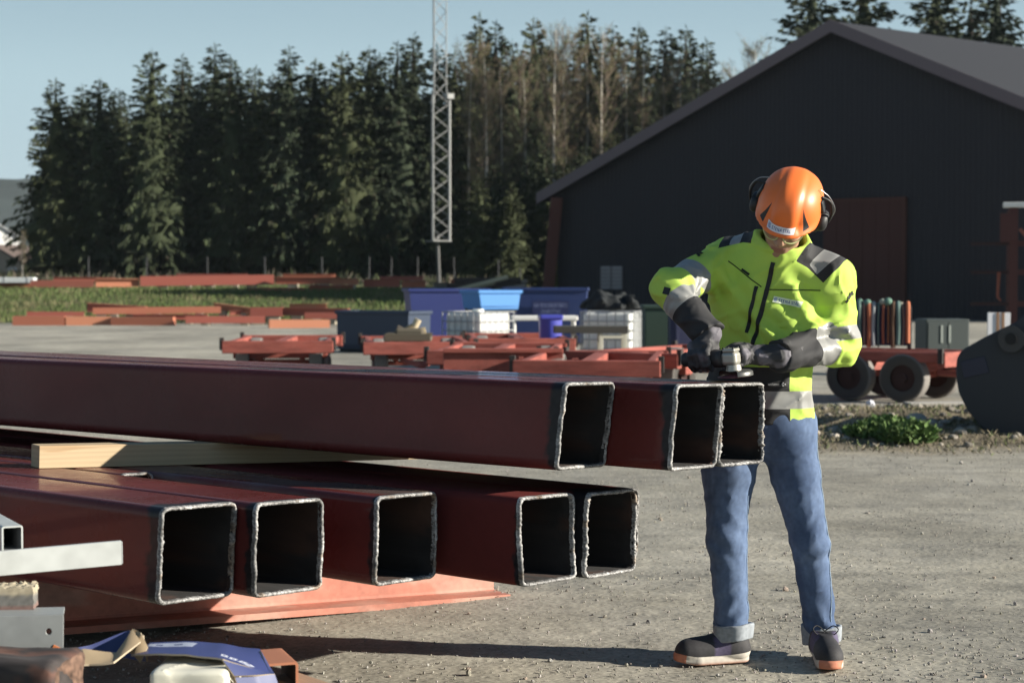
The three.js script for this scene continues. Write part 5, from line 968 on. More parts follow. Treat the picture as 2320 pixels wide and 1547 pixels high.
// ------------------------------------------------------------------ red yard wagons
const grime = tex(512, 512, (u, v) => { const a = pnoise(u, v, 81, 6, 6, 5), b = pnoise(u, v, 82, 50, 50, 3), r = smooth(0.05, 0.3, pnoise(u, v, 83, 10, 10, 4)); const k = 0.78 + 0.7 * a + 0.4 * b; return [k, k * lerp(1, 0.8, r), k * lerp(1, 0.75, r)]; });
const wagonRed = std([0.345, 0.090, 0.066], 0.8, 0, { map: grime }), wagonDark = wagonRed, tyreMat = vcol(0.95), hubMat = std([0.035, 0.014, 0.012], 0.85);
const tyreGeo = (() => { const pts = [[0.15, -0.07], [0.19, -0.088], [0.25, -0.092], [0.272, -0.082], [0.280, -0.06], [0.282, 0], [0.280, 0.06], [0.272, 0.082], [0.25, 0.092], [0.19, 0.088], [0.15, 0.07]].map(([a, b]) => new THREE.Vector2(a, b)); const g = new THREE.LatheGeometry(pts, 48), p = g.attributes.position; for (let i = 0; i < p.count; i++) { const r = Math.hypot(p.getX(i), p.getZ(i)); if (r > 0.276) { const a = Math.atan2(p.getZ(i), p.getX(i)), k = 1 - 0.02 * (Math.round(a * 24 / Math.PI) % 2 ? 1 : 0); p.setX(i, p.getX(i) * k); p.setZ(i, p.getZ(i) * k); } } g.rotateZ(Math.PI / 2); g.computeVertexNormals(); return paint(g, (x, y, z) => { const r = Math.hypot(y, z), k = r > 0.262 ? 0.19 : 0.055; return [k, k * 0.93, k * 0.86]; }); })();
function wagonProto(label, L = 2.6, base = 0.88, Wd = 1.5) {
  const o = thing('yard_wagon', label, 'wagon', [0, 0, 0], 0, 'red four-wheeled yard wagons'), h = 0.585;
  for (const z of [-1, 1]) { part(o, 'end_beam', box(Wd, 0.17, 0.10, 0, h - 0.085, z * L / 2, 0.012), wagonRed); part(o, 'bolster', box(Wd * 0.86, 0.13, 0.16, 0, h - 0.19, z * base, 0.012), wagonRed); }
  for (const x of [-1, 1]) { part(o, 'side_beam', box(0.09, 0.11, L - 0.1, x * (Wd / 2 - 0.10), h - 0.062, 0, 0.012), wagonRed); for (const z of [-1, 1]) part(o, 'stake_pocket', box(0.06, 0.17, 0.06, x * (Wd / 2 + 0.005), h - 0.04, z * L / 2, 0.006), std([0.03, 0.024, 0.022], 0.8)); }
  part(o, 'centre_beam', box(0.16, 0.14, L - 0.1, 0, h - 0.08, 0, 0.012), wagonDark);
  for (const z of [-1, 1]) {
    const ax = part(o, 'axle', bar([-0.5, 0.285, z * base], [0.5, 0.285, z * base], 0.035, 0.035, 10), wagonDark);
    for (const x of [-1, 1]) { part(o, 'strut', box(0.07, 0.22, 0.10, x * 0.30, 0.40, z * base, 0.008), wagonRed); const t = part(o, 'tyre', tyreGeo, tyreMat); t.position.set(x * 0.50, 0.282, z * base); part(t, 'wheel_disc', [at(cyl(0.155, 0.155, 0.08, 24), 0, 0, 0, 0, 0, Math.PI / 2), at(cyl(0.05, 0.05, 0.14, 16), 0, 0, 0, 0, 0, Math.PI / 2)], hubMat); }
  }
  part(o, 'drawbar', [sq([-0.22, 0.34, L / 2 - 0.2], [0, 0.30, L / 2 + 0.75], 0.06, 0.07), sq([0.22, 0.34, L / 2 - 0.2], [0, 0.30, L / 2 + 0.75], 0.06, 0.07)], wagonRed); part(o, 'towing_eye', at(new THREE.TorusGeometry(0.05, 0.016, 8, 18), 0, 0.30, L / 2 + 0.8, Math.PI / 2), wagonDark);
  return o;
}
{
  const w0 = wagonProto('red four-wheeled wagon standing alone on the open gravel by the dark skip');
  const put = (o, px, d, turn) => { o.position.set(xAt(px, d), terrain(xAt(px, d), d), -d); o.rotation.y = turn; };
  const c = (l) => copyOf(w0, l);
  put(w0, 646, 24.6, Math.PI + 0.05);
  put(c('red wagon with a small heap of firewood on its end'), 940, 24.2, Math.PI - 0.1);
  put(c('red wagon just in front of the caged white tank, broad end beam'), 1135, 21.2, Math.PI + 0.08);
  put(c('red wagon behind the one at the caged tank, only its top rail showing'), 1172, 25.4, Math.PI - 0.05);
  put(c('low red wagon before the pale trestle'), 1350, 18.7, Math.PI + 0.12);
  put(c('red wagon beside the worker\'s elbow, one tyre showing above the tubes'), 1535, 20.6, Math.PI + 0.6);
  const wd = wagonProto('red wagon carrying the strap rack, two worn tyres in full view', 1.62, 0.33, 1.25); put(wd, 2030, 20.2, Math.PI / 2 - 0.62);
  const pl = single('steel_plate', [box(1.36, 0.60, 0.05, 0, 0.30, 0, 0.008), box(1.36, 0.05, 0.14, 0, 0.60, 0, 0.008), box(0.06, 0.5, 0.12, 0.2, 0.28, 0.05, 0.008)], wagonRed, 'red steel plate girder standing against the wagon by the caged tank', 'steel plate'); pl.position.set(xAt(1140, 19.5), 0, -19.5);
}
{ // firewood on a wagon
  const d = 23.2; [[905, 762, 0.34, 0.2, [0.30, 0.29, 0.25]], [918, 750, 0.14, 0.5, [0.34, 0.25, 0.14]], [940, 738, 0.09, 1.1, [0.50, 0.42, 0.28]], [948, 752, 0.09, 0.2, [0.46, 0.36, 0.2]], [930, 756, 0.3, -0.4, [0.05, 0.042, 0.034]], [915, 766, 0.42, 0, [0.28, 0.27, 0.24]]].forEach(([px, py, l, rz, c], i) => { const m = single('firewood_piece', at(new THREE.CylinderGeometry(0.045, 0.05, l + 0.1, 9, 3), 0, 0, 0, 0, 0, Math.PI / 2 + rz), std(c, 0.9), 'short piece of wood in the heap on the red wagon', 'firewood', 'firewood on the red wagon'); const p = W(px, py, d); m.position.copy(p); m.position.y = Math.max(0.63, p.y); });
  const base = single('wood_crate', [box(0.62, 0.05, 0.5, 0, 0.025, 0, 0.008), box(0.62, 0.1, 0.03, 0, 0.05, 0.25, 0.006), box(0.62, 0.1, 0.03, 0, 0.05, -0.25, 0.006), box(0.4, 0.14, 0.4, 0.02, 0.1, 0, 0.05)], std([0.10, 0.085, 0.06], 0.9), 'shallow wooden crate under the firewood', 'crate'); base.position.set(xAt(925, d), 0.587, -d);
}
// ------------------------------------------------------------------ strap rack, grey locker, white board, rack post, loader bucket
{
  const d = 20.5, o = thing('strap_rack', 'blue rack draped with orange and teal lifting straps behind the worker', 'rack', [xAt(1990, d), 0.586, -d], -0.2), h = yAt(692, d) - 0.586, Wd = 0.74;
  part(o, 'back_panel', box(Wd, h - 0.06, 0.04, 0, h / 2, -0.12, 0.006), std([0.020, 0.030, 0.085], 0.7));
  for (const x of [-1, 1]) part(o, 'post', box(0.05, h, 0.05, x * Wd / 2, h / 2, 0, 0.006), std([0.03, 0.03, 0.035], 0.7)); part(o, 'top_bar', bar([-Wd / 2, h, 0], [Wd / 2, h, 0], 0.03), std([0.05, 0.05, 0.05], 0.7));
  const cs = [[0.24, 0.105, 0.045], [0.10, 0.055, 0.032], [0.12, 0.19, 0.17], [0.20, 0.12, 0.10], [0.42, 0.135, 0.065], [0.30, 0.32, 0.33], [0.10, 0.16, 0.14], [0.28, 0.09, 0.05]];
  for (let i = 0; i < 13; i++) { const x = lerp(-Wd / 2 + 0.04, Wd / 2 - 0.02, i / 12), w = rr(0.025, 0.06), b = rr(0.01, h * 0.14); const cv = new THREE.CatmullRomCurve3([V(x, b, 0.05 + rr(0, 0.03)), V(x + rr(-0.01, 0.01), h * 0.5, 0.05), V(x, h - 0.01, 0.045), V(x, h + 0.035, 0), V(x, h - 0.03, -0.045)]); const g = new THREE.TubeGeometry(cv, 20, w / 2, 6); part(o, 'strap', g, std(cs[i % 8], 0.85)); }
  for (let i = 0; i < 6; i++) part(o, 'strap_knot', at(new THREE.SphereGeometry(rr(0.03, 0.055), 10, 8), lerp(-Wd / 2, Wd / 2, rnd()), h + rr(0.01, 0.06), rr(-0.02, 0.04)), std(rnd() < 0.6 ? [0.12, 0.22, 0.17] : [0.30, 0.32, 0.26], 0.9));
  const lk = thing('tool_locker', 'grey-green metal locker behind the wagon with the strap rack', 'locker', [xAt(2136, 25.5), 0, -25.5], 0.1), lh = yAt(722, 25.5); part(lk, 'cabinet', box(0.66, lh - 0.06, 0.5, 0, lh / 2 + 0.03, 0, 0.015), std([0.040, 0.052, 0.050], 0.6)); part(lk, 'door', box(0.30, lh - 0.16, 0.02, 0.155, lh / 2 + 0.03, 0.262, 0.005), std([0.045, 0.058, 0.056], 0.6)); part(lk, 'door', box(0.30, lh - 0.16, 0.02, -0.155, lh / 2 + 0.03, 0.262, 0.005), std([0.045, 0.058, 0.056], 0.6)); for (const x of [-0.1, 0.02]) part(lk, 'label_strip', box(0.03, 0.26, 0.01, x, lh - 0.22, 0.278, 0.002), std([0.30, 0.33, 0.30], 0.7)); for (const x of [-1, 1]) part(lk, 'foot', box(0.08, 0.07, 0.4, x * 0.24, 0.035, 0, 0.005), std([0.02, 0.02, 0.02], 0.8));
  const bd = thing('white_board', 'white sheet with brown stripes standing behind the loader bucket', 'board', [xAt(2265, 26), 0, -26], 0.0); const bt = yAt(708, 26); part(bd, 'sheet', box(0.34, 0.62, 0.03, 0, bt - 0.31, 0, 0.004), std([0.62, 0.63, 0.66], 0.7)); for (const x of [-0.02, 0.06]) part(bd, 'stripe', box(0.045, 0.62, 0.012, x, bt - 0.31, 0.021, 0.002), std([0.22, 0.13, 0.075], 0.8)); for (const x of [-1, 1]) part(bd, 'leg', box(0.03, bt - 0.6, 0.03, x * 0.13, (bt - 0.6) / 2, -0.02, 0.004), std([0.1, 0.08, 0.06], 0.8));
  const rk = thing('storage_rack', 'tall red steel rack with a white cap beside the black gable', 'rack', [xAt(2310, 30), 0, -30], -0.25), rh = yAt(470, 30), rm = std([0.070, 0.022, 0.018], 0.75);
  for (const [x, z] of [[-0.1, 0], [0.9, 0], [-0.1, -1.2], [0.9, -1.2]]) part(rk, 'post', box(0.15, rh, 0.13, x, rh / 2, z, 0.012), rm);
  part(rk, 'post_plate', box(0.30, 0.5, 0.03, -0.18, rh - 0.35, 0.09, 0.006), rm); part(rk, 'cap', box(1.4, 0.09, 0.2, 0.42, rh + 0.045, 0, 0.012), std([0.72, 0.70, 0.66], 0.6));
  for (const y of [1.0, 1.55, 2.05]) { part(rk, 'arm', box(0.75, 0.06, 0.06, -0.45, y, 0, 0.006), std([0.030, 0.012, 0.011], 0.8)); part(rk, 'shelf_beam', box(1.0, 0.10, 0.06, 0.4, y, 0.0, 0.006), rm); }
  part(rk, 'hook', [bar([-0.34, 1.55, 0.04], [-0.36, 1.12, 0.04], 0.03, 0.022), bar([-0.36, 1.12, 0.04], [-0.30, 1.05, 0.04], 0.022, 0.015)], std([0.20, 0.055, 0.03], 0.7)); part(rk, 'diagonal', sq([0.0, 2.3, 0.08], [0.8, 1.4, 0.08], 0.06, 0.04), std([0.22, 0.07, 0.045], 0.7));
}
{ // loader bucket: thick curved shell between two side plates
  const d = 15.0, o = thing('loader_bucket', 'big black steel loader bucket resting on the weeds', 'loader bucket', [xAt(2262, d), 0, -d], -0.42), steel = new THREE.MeshStandardMaterial({ color: col(0.026, 0.030, 0.038), roughness: 0.6, metalness: 0.2 });
  const s = (px, py) => [(px - 2262) / FOCAL * d, EYE - (py - 640) / FOCAL * d];
  const pts = [[2176, 850], [2178, 815], [2190, 795], [2240, 765], [2285, 742], [2330, 725], [2420, 760], [2450, 850], [2430, 940], [2380, 985], [2285, 986], [2235, 968], [2203, 930], [2183, 890]].map(([a, b]) => s(a, b));
  const curve = new THREE.CatmullRomCurve3(pts.map(([a, b]) => V(a, b, 0)), true, 'catmullrom', 0.25), sh = new THREE.Shape(curve.getPoints(90).map((p) => new THREE.Vector2(p.x, Math.max(0.0, p.y))));
  const plate = (z, n) => part(o, n, new THREE.ExtrudeGeometry(sh, { depth: 0.05, bevelEnabled: true, bevelSize: 0.012, bevelThickness: 0.012, bevelSegments: 2 }).translate(0, 0, z), steel);
  plate(0, 'side_plate'); plate(-1.5, 'side_plate');
  const arc = curve.getPoints(90).filter((p) => p.x < 0.30 && p.y < 0.62), shell = []; arc.sort((a, b) => Math.atan2(a.y - 0.5, a.x - 0.1) - Math.atan2(b.y - 0.5, b.x - 0.1));
  for (let i = 1; i < arc.length; i++) if (arc[i].distanceTo(arc[i - 1]) < 0.3) shell.push(sq([arc[i - 1].x, Math.max(0.02, arc[i - 1].y), -0.75], [arc[i].x, Math.max(0.02, arc[i].y), -0.75], 0.03, 1.46));
  part(o, 'curved_shell', shell, steel);
  const [hx, hy] = s(2298, 766); part(o, 'hinge_boss', at(cyl(0.115, 0.115, 0.10, 28), hx, hy, 0.09, Math.PI / 2), std([0.05, 0.05, 0.052], 0.45, 0.4)); part(o, 'hinge_pin', at(cyl(0.05, 0.05, 0.13, 20), hx, hy, 0.10, Math.PI / 2), std([0.006, 0.006, 0.007], 0.7));
  part(o, 'tow_arm', sq([hx, hy, 0.06], [hx + 0.4, hy + 0.35, 0.06], 0.18, 0.08), steel);
  const [wx, wy] = s(2215, 832); part(o, 'wear_plate', at(box(0.22, 0.15, 0.012, 0, 0, 0, 0.004), wx, wy, 0.066, 0, 0, 0.25), std([0.016, 0.019, 0.042], 0.5));
}
// ------------------------------------------------------------------ weeds, kerb slab, litter
{
  const bush = (px, d, r, n, label) => { const list = []; for (let i = 0; i < n; i++) { const a = rr(0, 6.28), q = Math.sqrt(rnd()) * r, h = rr(0.03, 0.9) * r * (1 - 0.4 * q / r), k = rr(0.6, 1.4); list.push([Math.cos(a) * q, h * 0.9, Math.sin(a) * q, rr(-0.06, 0.06), rr(0.0, 0.07), rr(-0.06, 0.06), rr(0.02, 0.045), [0.085 * k, 0.145 * k, 0.038 * k]]); } for (let i = 0; i < 40; i++) { const a = rr(0, 6.28); list.push([0, 0, 0, Math.cos(a) * r * 0.8, rr(0.3, 0.9) * r, Math.sin(a) * r * 0.8, 0.012, [0.07, 0.075, 0.03]]); } const x = xAt(px, d), m = single('weed', cards(list), needleMat, label, 'weed'); m.position.set(x, terrain(x, d) - 0.01, -d); };
  bush(2060, 14.45, 0.24, 1500, 'bushy green weed in the soil strip, largest of the three');
  bush(2010, 14.9, 0.20, 1100, 'green weed behind the largest one near the wagon tyre');
  bush(1955, 14.8, 0.13, 500, 'small green weed between the worker and the larger weeds');
  const list = [];
  for (let i = 0; i < 26000; i++) { const d = rr(13.6, 19), x = rr(2.0, 8) ; if (rnd() > berm(x, d) * (0.3 + 0.8 * (0.5 + fbm(x * 1.2, d * 1.2, 9)))) continue; const k = rr(0.6, 1.4), gr = rnd() < 0.32 + 0.6 * smooth(5.0, 5.8, x) * smooth(15.5, 14.2, d); list.push([x, terrain(x, d) - 0.005, -d, rr(-0.05, 0.05), rr(0.008, 0.065), rr(-0.04, 0.04), rr(0.005, 0.014), gr ? [0.085 * k, 0.11 * k, 0.035 * k] : [0.17 * k, 0.145 * k, 0.095 * k]]); }
  single('dry_weeds', cards(list), needleMat, 'thin dry weeds over the strip of loose soil', 'weeds').userData.kind = 'stuff';
  const rubble = []; for (let i = 0; i < 260; i++) { const d = rr(14, 18.6), x = rr(2.3, 7.5); if (rnd() > berm(x, d)) continue; const s = rr(0.015, 0.06) * (rnd() < 0.1 ? 2 : 1), g = new THREE.IcosahedronGeometry(s, 1), p = g.attributes.position; for (let k = 0; k < p.count; k++) { const q = 1 + 0.35 * noise(p.getX(k) * 40 + i, p.getY(k) * 40, p.getZ(k) * 40); p.setXYZ(k, p.getX(k) * q, p.getY(k) * q * 0.7, p.getZ(k) * q); } g.computeVertexNormals(); const c = rr(0.16, 0.34); rubble.push(paint(at(g, x, terrain(x, d) + s * 0.2, -d), () => [c, c * 0.9, c * 0.76])); }
  single('rubble', rubble, vcol(0.95), 'small clods and stones over the strip of loose soil', 'rubble').userData.kind = 'stuff';
  const dk = 18.3, kb = single('concrete_slab', box(0.95, 0.06, 0.25, 0, 0.02, 0, 0.01), std([0.38, 0.36, 0.32], 0.9), 'pale concrete slab on the ground by the wagon tyre', 'slab'); kb.position.set(xAt(2155, dk), terrain(xAt(2155, dk), dk) + 0.01, -dk); kb.rotation.y = 0.12;
  const rag = new THREE.IcosahedronGeometry(0.045, 2), rp = rag.attributes.position; for (let k = 0; k < rp.count; k++) { const q = 1 + 0.5 * noise(rp.getX(k) * 40, rp.getY(k) * 40, rp.getZ(k) * 40); rp.setXYZ(k, rp.getX(k) * q, rp.getY(k) * q, rp.getZ(k) * q); } rag.computeVertexNormals();
  const r1 = single('litter', rag, std([0.62, 0.63, 0.68], 0.8), 'crumpled white litter at the wagon tyre', 'litter'); r1.position.set(xAt(1974, 18.6), terrain(xAt(1974, 18.6), 18.6) + 0.035, -18.6);
}

// ------------------------------------------------------------------ offcuts and torn packaging heaped on pallets beside the stack
{
  const plankM = std([0.22, 0.17, 0.115], 0.9, 0, { map: pineMap });
  for (let k = 0; k < 3; k++) {
    const o = thing('pallet', ['bottom pallet of the stack under the torn boxes', 'middle pallet of the stack under the torn boxes', 'top pallet of the stack under the torn boxes'][k], 'pallet', [-1.27, 0.125 * k + 0.006, -3.83], 0.04 * (k - 1));
    for (let i = 0; i < 5; i++) part(o, 'top_board', at(plankGeo(0.09, 0.022, 1.2), 0, 0.111, -0.2 + i * 0.1), plankM);
    for (const z of [-0.2, 0, 0.2]) { part(o, 'bottom_board', at(plankGeo(0.08, 0.02, 1.2), 0, 0.010, z), plankM); for (const x of [-0.53, 0, 0.53]) part(o, 'block', box(0.12, 0.078, 0.08, x, 0.0601, z, 0.004), plankM); }
  }
  const top = 0.38;
  // dark tarred beam with brown sawn end
  const bm = thing('old_timber', 'dark tarred timber with brown sawn end beside the torn box', 'timber'), bx = xAt(150, 3.70);
  const bg = surfaceNet((x, y, z) => { const q = [Math.abs(x + 0.42) - 0.40, Math.abs(y - 0.0925) - 0.07, Math.abs(z) - 0.055]; return Math.hypot(Math.max(q[0], 0), Math.max(q[1], 0), Math.max(q[2], 0)) + Math.min(0, Math.max(...q)) - 0.02 + 0.010 * noise(x * 6, y * 14, z * 14) + 0.004 * noise(x * 14, y * 50, z * 50); }, [-0.9, -0.02, -0.1], [0.04, 0.21, 0.1], 0.009);
  const [bEnd, bSide] = split(bg, (x, y, z) => -0.002 - x);
  paint(bSide, (x, y, z) => { const n = 0.7 + 0.9 * fbm(x * 8, y * 40, z * 40, 3), r = smooth(0.05, 0.25, fbm(x * 9, y * 20, z * 20 + 4, 3)); return [lerp(0.060, 0.15, r) * n, lerp(0.050, 0.075, r) * n, lerp(0.048, 0.055, r) * n]; });
  paint(bEnd, (x, y, z) => { const n = 0.7 + 0.8 * noise(y * 60, z * 60, 3), ring = 0.85 + 0.2 * Math.sin(Math.hypot(y - 0.09, z) * 500); return [0.21 * n * ring, 0.125 * n * ring, 0.088 * n * ring]; });
  part(bm, 'trunk', bSide, vcol(0.9)); part(bm, 'sawn_end', bEnd, vcol(0.95));
  bm.position.set(bx, top, -3.70); bm.rotation.y = -0.25;
  // grey painted angle steel with bolt hole
  const an = thing('angle_steel', 'grey painted angle steel with a bolt hole, orange rust at its corner', 'steel offcut'), ax = xAt(134, 3.95);
  const as = new THREE.Shape(); [[-0.7, 0], [0.0, 0], [0.0, 0.098], [-0.7, 0.098]].forEach(([a, b], i) => i ? as.lineTo(a, b) : as.moveTo(a, b)); const hole = new THREE.Path(); hole.absellipse(-0.032, 0.060, 0.0072, 0.0085, 0, 6.3, true); as.holes.push(hole);
  const am = tex(256, 256, (u, v) => { const a = pnoise(u, v, 61, 8, 8, 4), b = pnoise(u, v, 62, 50, 50, 2), r = smooth(0.16, 0.26, pnoise(u, v, 63, 12, 12, 3)); const k = 0.9 + 0.35 * a + 0.2 * b; return [k * lerp(0.9, 1, r), k * lerp(0.9, 0.62, r), k * lerp(0.9, 0.45, r)]; });
  part(an, 'upright_leg', new THREE.ExtrudeGeometry(as, { depth: 0.008, bevelEnabled: true, bevelSize: 0.001, bevelThickness: 0.001, bevelSegments: 1 }), std([0.25, 0.265, 0.265], 0.55, 0.15, { map: am })); part(an, 'flat_leg', box(0.7, 0.008, 0.09, -0.35, 0.0945, -0.046, 0.001), std([0.25, 0.265, 0.265], 0.55, 0.15));
  part(an, 'rust_patch', at(box(0.020, 0.026, 0.003, 0, 0, 0, 0.001), -0.018, 0.014, 0.0102, 0, 0, -0.5), std([0.42, 0.13, 0.04], 0.9));
  an.position.set(ax, 0.507, -3.95); an.rotation.set(0, 0.22, -0.015);
  // splintered timber end on top of it
  const sp = thing('timber_offcut', 'weathered grey timber end with a frayed sandy top', 'timber'), sx = xAt(61, 3.98);
  const sg = new THREE.BoxGeometry(0.5, 0.052, 0.07, 90, 8, 10), spp = sg.attributes.position; for (let i = 0; i < spp.count; i++) { const x = spp.getX(i), y = spp.getY(i), z = spp.getZ(i); if (y > 0.02) spp.setY(i, y + 0.010 * (noise(x * 160, 3, z * 160) + 0.5 * noise(x * 60, 7, z * 60))); spp.setX(i, x + (x > 0.24 ? 0.006 * noise(1, y * 120, z * 120) : 0)); } sg.computeVertexNormals();
  paint(sg, (x, y, z) => { const n = 1 + 0.5 * noise(x * 90, y * 90, z * 90), t = smooth(0.004, 0.014, y + 0.006 * noise(x * 70, 1, z * 70)), lowr = y < -0.014 && x > -0.2 ? 1 : 0; const c = [lerp(0.13, 0.36, t), lerp(0.125, 0.31, t), lerp(0.115, 0.22, t)]; return [lerp(c[0], 0.17, lowr * 0.7) * n, lerp(c[1], 0.09, lowr * 0.7) * n, lerp(c[2], 0.075, lowr * 0.7) * n]; });
  part(sp, 'weathered_end', sg, vcol(0.95)); sp.position.set(sx - 0.25, 0.6325, -4.0); sp.rotation.y = 0.12;
  // galvanised flat bar and square tube
  const zinc = tex(256, 256, (u, v) => { const a = pnoise(u, v, 71, 9, 9, 3), b = pnoise(u, v, 72, 30, 30, 3); const k = 0.9 + 0.3 * a + 0.25 * b; return [k, k, k]; }); const gal = std([0.46, 0.48, 0.47], 0.5, 0.25, { map: zinc });
  const fb = thing('flat_bar', 'short galvanised flat bar pointing at the stack above the offcuts', 'flat bar'); const fx = xAt(266, 4.2), fs = new THREE.Shape(); [[-0.9, 0], [0, 0.003], [0, 0.060], [-0.9, 0.056]].forEach(([a, b], i) => i ? fs.lineTo(a, b) : fs.moveTo(a, b));
  const fg = new THREE.ExtrudeGeometry(fs, { depth: 0.01, bevelEnabled: true, bevelSize: 0.0012, bevelThickness: 0.0012, bevelSegments: 1 }); part(fb, 'bar', fg, gal); part(fb, 'cut_end', box(0.004, 0.055, 0.0115, 0.0025, 0.0315, 0.005, 0.001), std([0.30, 0.31, 0.31], 0.5, 0.4)); fb.position.set(fx, yAt(1280, 4.2), -4.2); fb.rotation.set(0, 0.48, 0.012);
  const st = thing('square_tube', 'small galvanised square tube with open end in front of the flat bar', 'square tube'); const o1 = ringPoints(0.05, 0.062, 0.005, 4, 4), i1 = ringPoints(0.042, 0.054, 0.003, 4, 4).map(([a, b]) => [a, b + 0.004]);
  part(st, 'wall', [loft([0, -0.8].map((z) => o1.map(([a, b]) => [a, b, z]))), loft([o1, i1].map((l) => l.map(([a, b]) => [a, b, 0])), true)], gal); part(st, 'inside', loft([0, -0.8].map((z) => i1.map(([a, b]) => [a, b, z])), true), std([0.16, 0.165, 0.17], 0.6)); st.position.set(xAt(21, 4.1), yAt(1250, 4.1), -4.1); st.rotation.y = 0.50;
  // supports outside the frame for the two bars
  const tr = thing('trestle', 'timber trestle holding the ends of the galvanised bars', 'trestle', [xAt(-330, 4.1), 0, -4.1], 0.1); part(tr, 'head', at(plankGeo(0.07, 0.07, 0.5), 0, 0.635, 0), plankM); for (const x of [-1, 1]) for (const z of [-1, 1]) part(tr, 'leg', sq([x * 0.22, 0, z * 0.2], [x * 0.18, 0.62, z * 0.02], 0.05, 0.05), plankM);

  // folded card shapes: rows of points, given a thickness
  const sheet = (rows, t = 0.004) => { const m = rows.length, n = rows[0].length, pos = [], uv = [], idx = [], S = 6; const R = (n - 1) * S, C = (m - 1) * S; const P = (u, v) => { const i = Math.min(n - 2, Math.floor(u)), j = Math.min(m - 2, Math.floor(v)), a = u - i, b = v - j; return [0, 1, 2].map((k) => lerp(lerp(rows[j][i][k], rows[j][i + 1][k], a), lerp(rows[j + 1][i][k], rows[j + 1][i + 1][k], a), b)); };
    for (let j = 0; j <= C; j++) for (let i = 0; i <= R; i++) { const p = P(i / S, j / S); pos.push(p[0] + 0.0015 * noise(p[0] * 25, p[1] * 25, 4), p[1] + 0.003 * noise(p[0] * 18, p[2] * 18, 1), p[2]); uv.push(i / R, 1 - j / C); if (i && j) { const k = j * (R + 1) + i; idx.push(k - R - 2, k - 1, k - R - 1, k - R - 1, k - 1, k); } }
    const g = new THREE.BufferGeometry(); g.setAttribute('position', new THREE.Float32BufferAttribute(pos, 3)); g.setAttribute('uv', new THREE.Float32BufferAttribute(uv, 2)); g.setIndex(idx); g.computeVertexNormals();
    const b = g.clone(), bp = b.attributes.position, bn = g.attributes.normal; for (let i = 0; i < bp.count; i++) bp.setXYZ(i, bp.getX(i) - bn.getX(i) * t, bp.getY(i) - bn.getY(i) * t, bp.getZ(i) - bn.getZ(i) * t);
    const rim = []; const ring = []; for (let i = 0; i < R; i++) ring.push(i); for (let j = 0; j < C; j++) ring.push(j * (R + 1) + R); for (let i = R; i > 0; i--) ring.push(C * (R + 1) + i); for (let j = C; j > 0; j--) ring.push(j * (R + 1)); const gp = g.attributes.position, v = (q, i) => [q.getX(i), q.getY(i), q.getZ(i)];
    for (let i = 0; i < ring.length; i++) { const a = ring[i], c = ring[(i + 1) % ring.length]; rim.push(...v(gp, a), ...v(gp, c), ...v(bp, c), ...v(gp, a), ...v(bp, c), ...v(bp, a)); }
    const e = new THREE.BufferGeometry(); e.setAttribute('position', new THREE.Float32BufferAttribute(rim, 3)); e.computeVertexNormals(); return { face: g, back: b, edge: e }; };
  const pw = (px, py, d) => W(px, py, d).toArray();
  const kraft = std([0.36, 0.27, 0.165], 0.9, 0, { side: THREE.DoubleSide }), blueM = std([0.045, 0.058, 0.155], 0.5, 0, { side: THREE.DoubleSide }), cardEdge = std([0.42, 0.35, 0.25], 0.9);
  // torn open cardboard box, blue outside and brown inside
  const bxo = thing('cardboard_box', 'torn open cardboard box, blue outside and brown inside, beside the dark timber', 'cardboard box');
  const flap = (name, rows, face, back, o = bxo) => { const s = sheet(rows); const m = part(o, name, s.face, face); part(m, 'inner_layer', s.back, back); part(m, 'torn_edge', s.edge, cardEdge); return m; };
  flap('back_flap', [[pw(130, 1475, 4.02), pw(200, 1462, 4.06), pw(290, 1428, 4.10), pw(322, 1440, 4.0)], [pw(125, 1512, 3.98), pw(200, 1500, 4.04), pw(285, 1490, 4.06), pw(330, 1500, 4.0)]], blueM, kraft);
  flap('front_flap', [[pw(128, 1480, 3.88), pw(190, 1470, 3.9), pw(262, 1478, 3.9), pw(300, 1424, 3.96)], [pw(150, 1508, 3.80), pw(200, 1505, 3.82), pw(256, 1500, 3.82), pw(318, 1452, 3.92)]], kraft, kraft);
  flap('side_flap', [[pw(300, 1424, 3.97), pw(318, 1432, 3.94), pw(334, 1466, 3.92)], [pw(283, 1475, 3.94), pw(300, 1482, 3.91), pw(316, 1500, 3.89)]], kraft, kraft);
  part(bxo, 'front_wall', [box(0.19, 0.085, 0.006, 0, 0.0425, 0, 0.002)], std([0.030, 0.036, 0.062], 0.6)).position.set(xAt(205, 3.80), top + 0.001, -3.80);
  part(bxo, 'base', box(0.2, 0.008, 0.2, xAt(225, 3.9), top + 0.005, -3.91, 0.002), kraft);
  // blue carton lid with white print lying over a white sack
  const print = canvasTex(512, 256, (x, w, h) => { x.fillStyle = '#3a4272'; x.fillRect(0, 0, w, h); x.fillStyle = '#a9b0c2'; x.beginPath(); x.moveTo(70, 40); x.lineTo(190, 22); x.lineTo(300, 34); x.lineTo(280, 110); x.lineTo(170, 104); x.lineTo(96, 92); x.fill(); x.fillStyle = '#3a4272'; x.fillRect(150, 50, 24, 26); x.fillRect(215, 60, 30, 18); x.fillStyle = '#c9ccd6'; x.font = 'bold 62px sans-serif'; for (const [a, b, r] of [[388, 196, 0.15], [412, 203, 0.3], [436, 216, 0.6], [452, 234, 0.9]]) { x.save(); x.translate(a, b); x.rotate(r); x.fillRect(-10, -13, 20, 24); x.fillStyle = '#3a4272'; x.fillRect(-3, -5, 6, 8); x.fillStyle = '#c9ccd6'; x.restore(); } });
  const lid = thing('carton_lid', 'folded blue carton lid with white print draped over the white sack', 'carton');
  const lm = new THREE.MeshStandardMaterial({ map: print, roughness: 0.45, side: THREE.DoubleSide });
